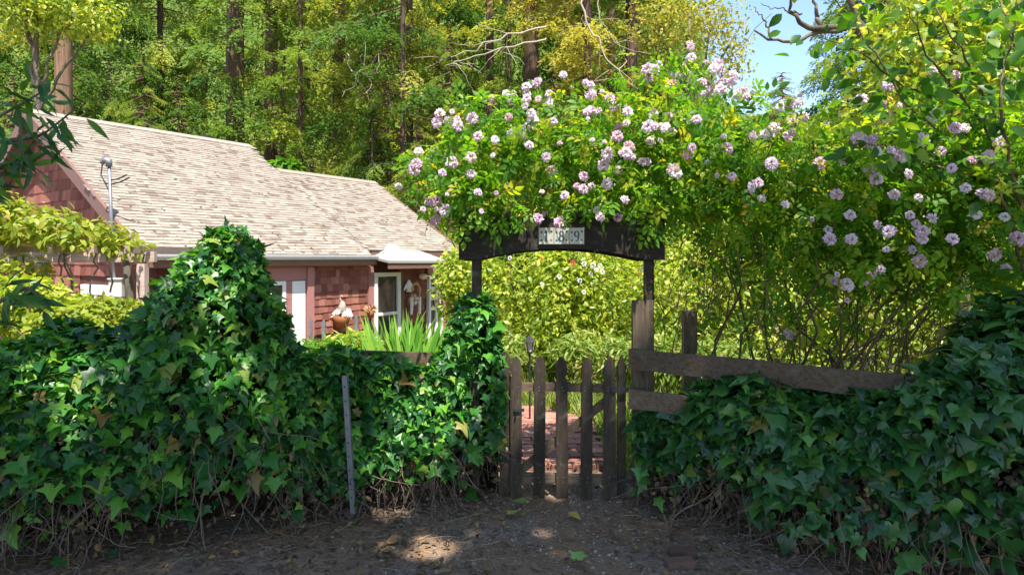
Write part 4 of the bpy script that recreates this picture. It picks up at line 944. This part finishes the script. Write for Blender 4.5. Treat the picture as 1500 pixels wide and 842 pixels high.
# laurel branches reaching in from the left edge
ll = thing('laurel_tree', 'dark laurel with drooping lance shaped leaves at the left edge', 'tree', (-3.0, 2.7, 0))
g = Geo(); tube(g, [(-3.0, 2.7, -.05), (-2.95, 2.7, 1.0), (-2.9, 2.75, 2.0), (-2.7, 2.8, 3.2), (-2.75, 2.8, 4.2)], [.09, .075, .06, .05, .03], 10); part('trunk', g, M['grey_bark'], ll, True)
LP, LT = [], []
for ln_ in ([(-330, 330), (-150, 250), (-40, 215), (60, 200), (110, 160)], [(-330, 350), (-120, 250), (0, 170), (70, 130)], [(-330, 420), (-100, 300), (-10, 265), (60, 205)], [(-200, 380), (-60, 300), (-10, 250), (30, 230), (70, 260)], [(-330, 500), (-60, 480), (0, 440), (40, 420), (60, 440)]):
    d0 = rng.uniform(2.5, 2.9); p = np.array([at(x, y, d0) for x, y in ln_]); tt = np.linspace(0, 1, 16); p = np.stack([np.interp(tt, np.linspace(0, 1, len(p)), p[:, k]) for k in range(3)], 1)
    g = Geo(); tube(g, p, np.linspace(.012, .003, 16), 6); part('branch', g, M['grey_bark'], ll)
    for k in range(36):
        i_ = rng.integers(6, 16); LP.append(p[i_] + rng.normal(size=3) * .03); LT.append(rng.normal(size=3) * .7 + np.array([.35, 0, -.55]))
LP = np.array(LP); n = len(LP); LLM = tmesh('laurel_leaf', T_LANCE, M['laurel'])
leaves(ll, T_LANCE, LLM, M['laurel'], LP, frames(unit(rng.normal(size=(n, 3)) * .6 + np.array([0, -.6, .5])), unit(np.array(LT))), rng.uniform(.075, .13, n), 300)

# ------------------------------------------------------------------ garden plants in the sun
ic = thing('iris_clump', 'clump of tall bright green iris blades behind the fence board', 'iris', (at(600, 500, 6.4)[0], 6.4, 0))
n = 150; IRM = tmesh('iris_blade', T_IRIS, M['iris']); base = np.stack([at(0, 0, 1)[0] * 0 + ic.location[0] + rng.normal(size=n) * .14, 6.4 + rng.normal(size=n) * .12, np.zeros(n) + .25], 1)
lean = np.stack([(base[:, 0] - ic.location[0]) * 1.2 + rng.normal(size=n) * .22, rng.normal(size=n) * .18, np.ones(n)], 1)
nr = np.stack([rng.normal(size=n) * .6, -np.ones(n), .2 + 0 * base[:, 0]], 1)
pieces('blade', IRM, ic, base, frames(nr, unit(lean)), np.stack([rng.uniform(.8, 1.3, n), rng.uniform(.75, 1.1, n), rng.uniform(.6, 1.3, n) * np.where(rng.random(n) < .3, 1.6, .6)], 1))

def shrub(px, py, rx, ry, d, rd, label, mat, n, size, tmpl=T_OV, group='sunlit garden shrubs', npick=0, stems=7, gap=.3):
    c = at(px, py, d); gzv = float(ground_z(c[0], d)); t = thing('garden_shrub', label, 'shrub', (c[0], d, gzv), group=group)
    bl = [(c[0], d, c[2], rx * d / F, rd, ry * d / F)]
    for k in range(6):
        a = rng.uniform(0, 2 * math.pi); bl.append((c[0] + .6 * bl[0][3] * math.cos(a), d + rng.uniform(-.4, .4) * rd, c[2] + .5 * bl[0][5] * math.sin(a), bl[0][3] * .5, rd * .7, bl[0][5] * .5))
    pos, rot = blob_leaves(bl, n, up=.6, out=.4, shell=.7, gap=gap, gf=2.6)
    pos[:, 2] = np.maximum(pos[:, 2], gzv + .02)
    o = part('leaves', scatter(Geo(), tmpl, pos, rot, rng.uniform(.6, 1.25, len(pos)) * size), mat, t, True); o['kind'] = 'stuff'
    for k in range(stems):
        g = Geo(); b_ = np.array([c[0] + rng.normal() * bl[0][3] * .45, d + rng.normal() * rd * .3 - .2, c[2] + rng.uniform(-.2, .6) * bl[0][5]])
        cane(g, np.array([c[0] + rng.normal() * .15, d + rng.normal() * .1, gzv - .05]), b_, .08, rng.uniform(.012, .03)); part('stem', g, M['cane'], t)
    return t, bl
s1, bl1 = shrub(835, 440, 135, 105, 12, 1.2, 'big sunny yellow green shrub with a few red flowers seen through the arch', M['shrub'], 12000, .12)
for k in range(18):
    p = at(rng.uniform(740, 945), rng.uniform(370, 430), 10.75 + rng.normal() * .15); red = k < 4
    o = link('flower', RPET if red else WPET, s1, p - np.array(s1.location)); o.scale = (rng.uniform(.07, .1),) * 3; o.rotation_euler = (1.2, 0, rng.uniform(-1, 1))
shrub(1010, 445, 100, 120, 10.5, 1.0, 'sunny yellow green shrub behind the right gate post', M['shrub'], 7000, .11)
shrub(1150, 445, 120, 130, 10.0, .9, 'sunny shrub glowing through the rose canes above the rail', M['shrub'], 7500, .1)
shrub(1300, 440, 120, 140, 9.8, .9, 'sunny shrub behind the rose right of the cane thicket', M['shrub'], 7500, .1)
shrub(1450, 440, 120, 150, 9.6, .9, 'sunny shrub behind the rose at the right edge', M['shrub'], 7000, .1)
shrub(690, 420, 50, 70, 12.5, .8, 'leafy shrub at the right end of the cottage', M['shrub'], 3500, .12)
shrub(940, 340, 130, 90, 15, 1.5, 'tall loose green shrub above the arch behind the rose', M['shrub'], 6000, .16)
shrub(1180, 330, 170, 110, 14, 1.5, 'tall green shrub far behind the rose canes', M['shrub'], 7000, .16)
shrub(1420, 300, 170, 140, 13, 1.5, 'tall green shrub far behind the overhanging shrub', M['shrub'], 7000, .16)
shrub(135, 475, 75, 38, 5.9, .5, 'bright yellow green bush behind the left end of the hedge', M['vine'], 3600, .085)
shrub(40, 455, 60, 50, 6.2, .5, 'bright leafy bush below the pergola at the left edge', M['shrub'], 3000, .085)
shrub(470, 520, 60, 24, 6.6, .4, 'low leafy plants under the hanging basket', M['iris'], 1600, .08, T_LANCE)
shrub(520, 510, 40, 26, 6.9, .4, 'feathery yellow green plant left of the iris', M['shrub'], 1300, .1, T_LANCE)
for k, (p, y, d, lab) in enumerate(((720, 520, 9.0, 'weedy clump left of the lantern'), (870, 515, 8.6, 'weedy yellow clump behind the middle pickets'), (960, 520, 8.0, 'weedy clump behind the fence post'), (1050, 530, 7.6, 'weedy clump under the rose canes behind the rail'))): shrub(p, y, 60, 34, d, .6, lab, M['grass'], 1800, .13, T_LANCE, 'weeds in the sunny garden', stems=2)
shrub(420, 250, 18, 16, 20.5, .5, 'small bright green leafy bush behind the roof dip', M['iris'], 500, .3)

# long grass and weeds beyond the gate
n = 42000; x = rng.uniform(-2.6, 6.5, n); y = rng.uniform(5.3, 14, n)
keep = (np.abs(x - path_c(y)) > .66) | (y > 10); x, y = x[keep], y[keep]; n = len(x)
hgt = rng.uniform(.12, .38, n) * (1 + .6 * noise3(np.stack([x, y, 0 * x], 1), 1.5)) * np.where(y > 6.3, 1, .6)
tip = np.stack([rng.normal(size=n) * .35, rng.normal(size=n) * .35, np.ones(n)], 1)
gg = scatter(Geo(), T_GRASS, np.stack([x, y, ground_z(x, y)], 1), frames(unit(rng.normal(size=(n, 3)) * [1, 1, .2]), unit(tip)), np.stack([np.full(n, .7), hgt, hgt], 1))
o = link('garden_grass', gg.mesh('garden_grass', M['grass'])); o['kind'] = 'stuff'; tag(o, 'long sunlit grass and weeds in the garden behind the gate', 'grass')

# ------------------------------------------------------------------ redwoods and the wood behind
def spray(seed):
    r = np.random.default_rng(seed); g = Geo(); P_, T_ = [], []
    for k in range(28):
        u = .12 + .88 * k / 28; s_ = 1 if k % 2 else -1; base_ = np.array([0, u, -.22 * u * u + .04 * r.normal()]); L = .42 * (1 - u * .65) * r.uniform(.7, 1.2)
        d = unit(np.array([s_ * 1.0, .55 + .3 * r.normal(), -.35 + .2 * r.normal()]))
        for j_ in range(13):
            w = (j_ + .7) / 13; p = base_ + d * L * w + np.array([0, 0, -.12 * w * w])
            P_.append(p); T_.append(d + np.array([r.normal() * .7, r.normal() * .7, -.25 + r.normal() * .35]))
    P_ = np.array(P_); T_ = unit(np.array(T_)); n = len(P_)
    nr = unit(np.array([0, 0, 1.0]) + r.normal(size=(n, 3)) * .45)
    tv, tf = T_KITE; tv = tv * np.array([1.25, 1, 1]); sc = r.uniform(.05, .095, n); rot = frames(nr, T_)
    v = np.einsum('nij,nkj->nki', rot, tv[None] * sc[:, None, None]) + P_[:, None]
    f = tf[None] + (np.arange(n) * 4)[:, None, None]
    return v.reshape(-1, 3), f.reshape(-1, 4)
SPR = [spray(k) for k in range(4)]
def conifer_crown(seed, zlo, zhi, nb, len_lo, len_hi, cone=False, mat='redwood'):
    r = np.random.default_rng(seed); g = Geo(); bg_ = Geo()
    for k in range(nb):
        u = (k + r.random()) / nb; z = zlo + (zhi - zlo) * u; a = r.uniform(0, 2 * math.pi)
        L = r.uniform(len_lo, len_hi) * ((1 - u) * .95 + .06 if cone else 1 - .25 * u)
        d = np.array([math.cos(a), math.sin(a), r.uniform(-.45, .1)]); d = unit(d)
        up = unit(np.array([0, 0, 1.0]) + r.normal(size=3) * .15)
        rot = frames(up[None], d[None]); rot[0][:, 1] = d; 
        tv, tf = SPR[r.integers(4)]
        scatter(g, (tv, tf), np.array([[0, 0, z]]) + d * .2, rot, np.array([[L * .9, L, L]]), np.array([(r.random() * .25 + .5 * (noise3(np.array([[math.cos(a) * 2, math.sin(a) * 2, z * .5]]), 1, seed)[0] * .5 + .5))]))
        e = d * L * .9 + np.array([0, 0, -.18 * L]); tube(bg_, [np.array([0, 0, z]), d * L * .5 + np.array([0, 0, z - .05 * L]), e + np.array([0, 0, z])], [.035, .02, .006], 4, cap=False)
    return g.mesh('conifer_crown', M[mat], smooth_shade=False), bg_.mesh('conifer_limbs', M['bark'])
def trunk_mesh(seed, r0, h, mat):
    r = np.random.default_rng(seed); n = 28; z = np.linspace(0, h, 14); a = np.linspace(0, 2 * math.pi, n, endpoint=False)
    bumps = 1 + .07 * np.sin(a * 9 + r.uniform(0, 6))[None, :] * np.cos(z * .7)[:, None] + .05 * r.normal(size=(1, n)) + .02 * r.normal(size=(14, n))
    rad = r0 * (1 - .35 * z / h) * (1 + .5 * np.exp(-z * 1.2)); g = Geo()
    tube(g, np.stack([.06 * np.sin(z * .3 + seed), .06 * np.cos(z * .4), z], 1), rad, n, bumps=bumps); return g.mesh('redwood_trunk', mat, smooth_shade=True)
C_SPARSE = [conifer_crown(11, 6, 24, 42, 1.8, 3.4), conifer_crown(12, 5, 24, 46, 1.8, 3.4)]
C_DENSE = [conifer_crown(13, 1.0, 24, 140, 2.4, 4.6), conifer_crown(14, .8, 22, 140, 2.4, 4.4)]
C_YOUNG = [conifer_crown(15, .3, 9, 95, 1.2, 2.8, True), conifer_crown(16, .3, 8, 90, 1.2, 2.6, True)]
C_YELLOW = [conifer_crown(17, 3.2, 22, 90, 1.8, 3.8, False, 'yellow_tree')]
TR = {k: trunk_mesh(k, 1.0, 30, M['bark']) for k in range(2)}; TRT = trunk_mesh(5, 1.0, 30, M['bark2'])
g = Geo(); tube(g, [(0, 0, 0), (.02, .02, 12), (0, 0, 24), (0, .02, 30)], [1, .8, .35, .05], 8); TRY = g.mesh('young_trunk', M['bark'], smooth_shade=True)
tk_names = {}
def conifer(px, d, dia, crown, label, name='redwood_tree', group='redwoods behind the cottage', rz=None, s=1.0, tanb=False, base=-.55, th_=1.0):
    x = (px - 750) / F * d; t = thing(name, label, 'tree', (x, d, base), rng.uniform(0, 6.28) if rz is None else rz, group)
    tr = link('trunk', TRY if th_ < 1 else TRT if tanb else TR[int(rng.integers(2))], t); tr.scale = (dia / 2, dia / 2, s * th_)
    o = link('crown', crown[0], t); o['kind'] = 'stuff'; o.scale = (s, s, s)
    l = link('limbs', crown[1], t); l['kind'] = 'stuff'; l.scale = (s, s, s)
    return t
front = [(92, 23, .6, 0, 'tan barked trunk lit by sun above the cottage gable'), (345, 25, .72, 0, 'thick dark redwood trunk above the main roof ridge'), (397, 27, .56, 1, 'redwood trunk just right of the thickest trunk above the ridge'), (414, 33, .34, 1, 'thin dark trunk close behind the roof dip'),
         (497, 28, .58, 0, 'redwood trunk half veiled by foliage above the lower ridge'), (440, 26, .2, 1, 'slender young redwood trunk behind the dip in the roofs'), (718, 32, .46, 1, 'dark redwood trunk at the left of the rose top'), (778, 29, .8, 0, 'broad dark redwood trunk behind the bare branches'),
         (745, 36, .4, 1, 'far narrow redwood trunk between two nearer trunks'), (895, 33, .42, 0, 'slim redwood trunk rising behind the rose crest'), (925, 26, .5, 1, 'redwood trunk rising from the rose just left of the sky gap'), (590, 22, .18, 1, 'thin sapling trunk beside the right end of the roof'), (1300, 30, .6, 0, 'dark redwood trunk behind the overhanging shrub'), (1420, 27, .6, 1, 'redwood trunk behind the top right foliage')]
for (p, d, w, c_, lab) in front: conifer(p, d, w, C_SPARSE[c_], lab, tanb=(p == 92))
ORD = 'first second third fourth fifth sixth seventh eighth ninth tenth eleventh twelfth thirteenth fourteenth fifteenth sixteenth seventeenth eighteenth nineteenth twentieth twenty-first twenty-second twenty-third twenty-fourth'.split()
def rank(lst, p): return sorted(x[0] for x in lst).index(p)
YC = ((210, 21, 1.0), (262, 23, 1.1), (300, 22, .7), (455, 22, .8), (545, 21.5, 1.05), (610, 20, .9), (660, 21, 1.1), (700, 24, .9), (160, 24, 1.1), (20, 20, 1.0), (570, 23, 1.25), (640, 25, 1.35), (810, 22, 1.0), (110, 22, .9))
for k, (p, d, s_) in enumerate(YC):
    conifer(p, d, .16, C_YOUNG[k % 2], 'young feathery understorey conifer, %s from the left' % ORD[rank(YC, p)], 'young_conifer', 'young conifers behind the cottage', s=s_, th_=.25)
conifer(860, 24, .3, C_YELLOW[0], 'sunlit yellow conifer above the middle of the rose', 'sunlit_conifer', None)
conifer(965, 27, .3, C_YELLOW[0], 'sunlit yellow conifer left of the sky gap', 'sunlit_conifer', None, s=.95)
conifer(600, 25, .3, C_YELLOW[0], 'sunlit yellow conifer above the right end of the roof', 'sunlit_conifer', None, s=1.05)
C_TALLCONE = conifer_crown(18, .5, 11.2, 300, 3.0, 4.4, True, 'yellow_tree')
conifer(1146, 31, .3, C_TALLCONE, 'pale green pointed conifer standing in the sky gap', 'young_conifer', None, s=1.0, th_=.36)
DC = ((130, 36), (235, 40), (300, 42), (450, 40), (560, 36), (640, 42), (690, 44), (830, 40), (960, 42), (1250, 40), (1340, 38), (1450, 40), (-10, 34))
for k, (p, d) in enumerate(DC):
    conifer(p, d, .42, C_DENSE[k % 2], 'dense green background redwood, %s from the left' % ORD[rank(DC, p)], 'redwood_tree', 'dense redwoods in the background wood')

def hill_top(px): return np.interp(px, [-400, 1000, 1060, 1230, 1330, 1900], [-90, -60, 150, 150, 0, -60])  # added slope, fills gaps between the trunks with bright sun-facing foliage
px_ = np.linspace(-500, 2000, 80); tt = np.linspace(0, 1, 14); hv = []
for p in px_:
    ytop = 72.; zt_ = EYE + (378 - hill_top(p)) / F * ytop - 1.5
    for t_ in tt: y_ = 46 + (ytop - 46) * t_; hv.append(((p - 750) / F * y_, y_, -.6 + (zt_ + .6) * t_ ** .8))
g = Geo(); q = [[a * 14 + b_, (a + 1) * 14 + b_, (a + 1) * 14 + b_ + 1, a * 14 + b_ + 1] for a in range(79) for b_ in range(13)]
g.add(hv, quads=q); M['hill'] = plain('added_slope_green', (0.11, 0.15, 0.035), 0.95, 0.5, .6, spec=0.0); o = link('added_slope', g.mesh('added_slope', M['hill'], smooth_shade=True)); o['kind'] = 'structure'
HV = np.array(hv).reshape(80, 14, 3); n = 42000; a = rng.random(n) * 78.99; b_ = rng.random(n) * 12.99; ia, ib = a.astype(int), b_.astype(int); fa, fb = (a - ia)[:, None], (b_ - ib)[:, None]
pos = HV[ia, ib] * (1 - fa) * (1 - fb) + HV[ia + 1, ib] * fa * (1 - fb) + HV[ia, ib + 1] * (1 - fa) * fb + HV[ia + 1, ib + 1] * fa * fb
pos += rng.normal(size=(n, 3)) * np.array([.4, .5, .4]) + np.array([0, -.8, .4]) + np.array([0, -1.6, .9]) * (noise3(pos, .8, 3) + noise3(pos, 2.1, 6) * .6)[:, None]
gg = scatter(Geo(), T_KITE, pos, frames(unit(rng.normal(size=(n, 3)) * .5 + np.array([.1, -.8, .6])), unit(rng.normal(size=(n, 3)) + [0, 0, -.8])), rng.uniform(.5, 1.1, n), np.clip(.36 + .34 * noise3(pos, .35, 8) + rng.normal(size=n) * .12, 0, .98))
o = link('far_wood', gg.mesh('far_wood', M['redwood'])); o['kind'] = 'stuff'; tag(o, 'bright foliage on an added slope between the redwood trunks', 'woodland')

# bare dead branches in front of the redwoods
def dead_branch(name, pts, d, label, rad, par=None):
    P_ = np.array([at(x, y, d) for x, y in pts]); t = thing(name, label, 'branch', P_[0]); g = Geo(); tt = np.linspace(0, 1, 14); p = np.stack([np.interp(tt, np.linspace(0, 1, len(P_)), P_[:, k]) for k in range(3)], 1)
    p[1:] += rng.normal(size=(13, 3)) * .05; tube(g, p, np.linspace(rad, rad * .3, 14), 6); part('stem', g, M['deadwood'], t, True)
    for k in range(7):
        i_ = rng.integers(3, 13); q_ = [p[i_]]; dd = rng.normal(size=3) * np.array([1, .5, 1]); 
        for _ in range(4): dd = dd + rng.normal(size=3) * .5 + np.array([0, 0, -.2]); q_.append(q_[-1] + unit(dd) * .28)
        g = Geo(); tube(g, q_, np.linspace(rad * .45, rad * .15, 5), 5); part('twig', g, M['deadwood'], t)
dead_branch('dead_branch', [(800, 40), (740, 55), (690, 72), (620, 102)], 21, 'upper bare pale branch slanting left above the rose', .035)
dead_branch('dead_branch', [(800, 58), (730, 72), (680, 88), (650, 100)], 20.5, 'lower bare pale branch slanting left above the rose', .03)
dead_branch('dead_branch', [(855, -10), (862, 45), (890, 90), (935, 130)], 20, 'bare pale branch falling right into the rose crest', .035)
dead_branch('dead_branch', [(870, -10), (880, 30), (900, 60), (915, 80)], 20.3, 'thin bare branch beside the longer falling one', .02)
dead_branch('dead_branch', [(508, 78), (512, 105), (540, 112), (556, 95), (556, 78)], 20, 'curled bare twig in the conifer foliage above the lower roof', .022)

# bare mossy oak limbs in the sky gap
ok = thing('oak_tree', 'leafless mossy oak limbs reaching into the sky gap at top right', 'tree', (at(1330, 378, 12)[0], 12, -.55))
for pts, rad in (([(1330, 480), (1320, 250), (1290, 120), (1262, 40), (1245, 0), (1240, -60)], .12), ([(1290, 120), (1255, 35), (1225, 45), (1190, 50), (1160, 62), (1130, 58), (1105, 45)], .06), ([(1262, 40), (1200, 40), (1175, 38), (1160, 15), (1155, -20)], .07), ([(1200, 40), (1195, 15), (1190, -20)], .05), ([(1130, 58), (1120, 30), (1104, 10)], .025), ([(1175, 20), (1150, 15), (1115, 5)], .02)):
    P_ = np.array([at(x, y, 12) for x, y in pts]); tt = np.linspace(0, 1, 16); p = np.stack([np.interp(tt, np.linspace(0, 1, len(P_)), P_[:, k]) for k in range(3)], 1); p[1:-1] += rng.normal(size=(14, 3)) * .02
    g = Geo(); tube(g, p, np.linspace(rad, rad * .3, 16), 7); part('limb' if rad < .1 else 'trunk', g, M['grey_bark'], ok, True)
# leafy broadleaf tree at upper left and the bushy wall of green behind the garden
def broadleaf(name, label, px, d, blobs, mat, n, size, dia=.25, group=None, mbark='grey_bark', base=-.55, gap=.3):
    x = (px - 750) / F * d; t = thing(name, label, 'tree', (x, d, base), group=group)
    top = max(b_[2] for b_ in blobs); g = Geo(); tube(g, [(x, d, base - .1), (x + .1, d, top * .4), (x - .05, d, top * .75), (x, d, top)], [dia / 2, dia * .42, dia * .3, dia * .1], 10); part('trunk', g, M[mbark], t, True)
    for k, b_ in enumerate(blobs):
        g = Geo(); cane(g, np.array([x, d, min(b_[2] * .7, top * .7)]), np.array(b_[:3]), .1, dia * .2); part('limb', g, M[mbark], t)
    pos, rot = blob_leaves(blobs, n, gap=gap, gf=1.6, shell=.75)
    o = part('crown', scatter(Geo(), T_OV, pos, rot, rng.uniform(.6, 1.3, len(pos)) * size), M[mat], t, True); o['kind'] = 'stuff'
broadleaf('broadleaf_tree', 'yellow green leafy tree in the top left corner', 55, 17, [ball(40, 20, 60, 50, 17, 1.2), ball(110, 10, 60, 45, 17, 1.2), ball(20, -60, 110, 60, 17, 1.5), ball(140, 40, 30, 25, 17, .8)], 'shrub', 8000, .13)
broadleaf('broadleaf_tree', 'loose green tree filling the top right corner behind the shrub', 1400, 9, [ball(1330, 90, 110, 90, 9, .9), ball(1440, 120, 110, 110, 9, .9), ball(1250, 190, 60, 50, 9, .6), ball(1480, 20, 110, 90, 9, .9), ball(1350, 10, 90, 60, 9, .8)], 'shrub', 6500, .12, gap=.5)
broadleaf('broadleaf_tree', 'airy tree with fine leaves left of the sky gap', 1010, 18, [ball(1000, 40, 60, 50, 18, 1), ball(1050, 30, 40, 50, 18, 1), ball(1068, 100, 36, 45, 18, 1), ball(1078, 50, 24, 55, 18, .8), ball(960, 20, 50, 50, 18, 1)], 'yellow_tree', 4000, .12, gap=.75)

# ------------------------------------------------------------------ litter on the ground
def ground_at(px, py): d = F * EYE / (py - 378); return at(px, py, d)
n = 6500; x = rng.uniform(-3.2, 2.6, n); y = rng.uniform(2.9, 5.3, n)
mid = np.exp(-((x - .35) / .7) ** 2); keep = rng.random(n) > mid * .85; x, y = x[keep], y[keep]; n = len(x)
gg = scatter(Geo(), T_OV, np.stack([x, y, ground_z(x, y) + .012 + .015 * rng.random(n)], 1), frames(unit(rng.normal(size=(n, 3)) * .35 + [0, 0, 1]), rand_dirs(n)), rng.uniform(.02, .06, n))
o = link('leaf_litter', gg.mesh('leaf_litter', M['litter'])); o['kind'] = 'stuff'; tag(o, 'dry brown leaf litter along the foot of the hedges', 'leaf litter')
g = Geo()
for k in range(1900):
    x, y = rng.uniform(-3, 2.6), rng.uniform(2.9, 5.2)
    if rng.random() < math.exp(-((x - .4) / .55) ** 2) * .9: continue
    a = rng.uniform(0, 6.28); L = rng.uniform(.04, .2); z = float(ground_z(x, y)) + .012
    p = np.array([[x, y, z], [x + L * .5 * math.cos(a), y + L * .5 * math.sin(a), z + .02 * rng.random()], [x + L * math.cos(a + .3), y + L * math.sin(a + .3), z + .012 * rng.random()]])
    tube(g, p, rng.uniform(.0009, .0022), 3, rnd=rng.random(), cap=False)
o = link('dry_stems', g.mesh('dry_stems', M['straw'])); o['kind'] = 'stuff'; tag(o, 'scattered straw and dry stems on the dirt', 'straw')
ico = np.array([[1, 0, 0], [-1, 0, 0], [0, 1, 0], [0, -1, 0], [0, 0, .7], [0, 0, -.7]], float) * .5; icf = np.array([[0, 2, 4], [2, 1, 4], [1, 3, 4], [3, 0, 4], [2, 0, 5], [1, 2, 5], [3, 1, 5], [0, 3, 5]])
n = 4200; x = rng.normal(.35, .75, n); y = rng.uniform(2.9, 5.6, n)
gg = scatter(Geo(), (ico, icf), np.stack([x, y, ground_z(x, y) + .004], 1), frames(unit(rng.normal(size=(n, 3)) * .5 + [0, 0, 1]), rand_dirs(n)), np.abs(rng.normal(0, .011, n))[:, None] * rng.uniform(.7, 1.4, (n, 3)) + .005)
o = link('gravel', gg.mesh('gravel', M['pebble'])); o['kind'] = 'stuff'; tag(o, 'grey gravel scattered on the dirt before the gate', 'gravel')
for k, (p, y, col, lab) in enumerate(((397, 789, (.42, .17, .03), 'orange fallen leaf at the foot of the ivy mound'), (845, 827, (.22, .36, .09), 'pale green fallen ivy leaf on the gravel'), (750, 760, (.36, .36, .08), 'yellow green fallen leaf just left of the gate'), (426, 766, (.36, .14, .04), 'small orange leaf fallen beside the hedge foot'), (832, 758, (.4, .27, .05), 'yellow leaf fallen before the gate'), (588, 795, (.3, .15, .05), 'brown leaf fallen on the straw in the middle'), (765, 743, (.17, .26, .08), 'green ivy leaf lying under the left pickets'))):
    c = ground_at(p, y); mm = plain('fallen_leaf_tint', col, .6, .2, 30); tm = T_IVY if k in (1, 2, 6) else T_BIG
    o = link('fallen_leaf', tmesh('fallen_leaf', tm, mm), None, (c[0], c[1], .04)); o.scale = (.11,) * 3; o.rotation_euler = (rng.normal() * .2, rng.normal() * .2, rng.uniform(0, 6)); tag(o, lab, 'leaf', 'fallen leaves')

# ------------------------------------------------------------------ roadside trees behind the lens, whose crowns shade the lane and the hedges
nb = 9500; d = rand_dirs(nb); r_ = (rng.random(nb) ** .4) * (1 + .14 * noise3(d, 3, 2)); pos = d * r_[:, None] * np.array([3.0, 3.2, 3.5])
crot = frames(unit(rng.normal(size=(nb, 3)) * .6 + np.array([.1, -.5, .8])), rand_dirs(nb)); csc = rng.uniform(.24, .42, nb)
gaps = [(at(655, 795, 4.05), .17), (at(560, 815, 3.9), .1), (at(610, 600, 4.55), .24), (at(700, 470, 4.75), .2), (at(290, 350, 4.3), .28), (at(110, 560, 3.9), .22), (at(350, 520, 4.1), .16), (at(800, 790, 4.2), .03)]  # holes cut through the unseen crowns along sun rays to lay sun patches
svec = np.array(sd)
gtr = Geo(); tube(gtr, [(0, 0, -11), (.1, 0, -6), (-.1, .1, -2), (0, 0, 2)], [.28, .22, .16, .05], 10); gtrm = gtr.mesh('roadside_trunk', M['grey_bark'])
for k, (x, y, z) in enumerate(((-8.0, -2.6, 10.4), (-4.3, -2.7, 10.7), (-.6, -2.55, 10.5), (3.0, -2.7, 10.7), (6.4, -2.6, 10.5), (10.0, -2.7, 10.7))):
    t = thing('roadside_tree', 'leafy tree across the lane shading the hedges', 'tree', (x, y, 0), float(rng.uniform(0, 6.28)), 'trees across the lane behind the viewer')
    ca, sa = math.cos(t.rotation_euler[2]), math.sin(t.rotation_euler[2]); W = np.stack([ca * pos[:, 0] - sa * pos[:, 1] + x, sa * pos[:, 0] + ca * pos[:, 1] + y, pos[:, 2] + z], 1); keep = np.ones(nb, bool)
    for gp, gr_ in gaps: keep &= np.linalg.norm(np.cross(W - gp, svec), axis=1) > gr_ + .12
    o = link('crown', scatter(Geo(), T_OV, pos[keep], crot[keep], csc[keep]).mesh('roadside_crown', M['canopy']), t, (0, 0, z)); o['kind'] = 'stuff'; link('trunk', gtrm, t, (0, 0, z))
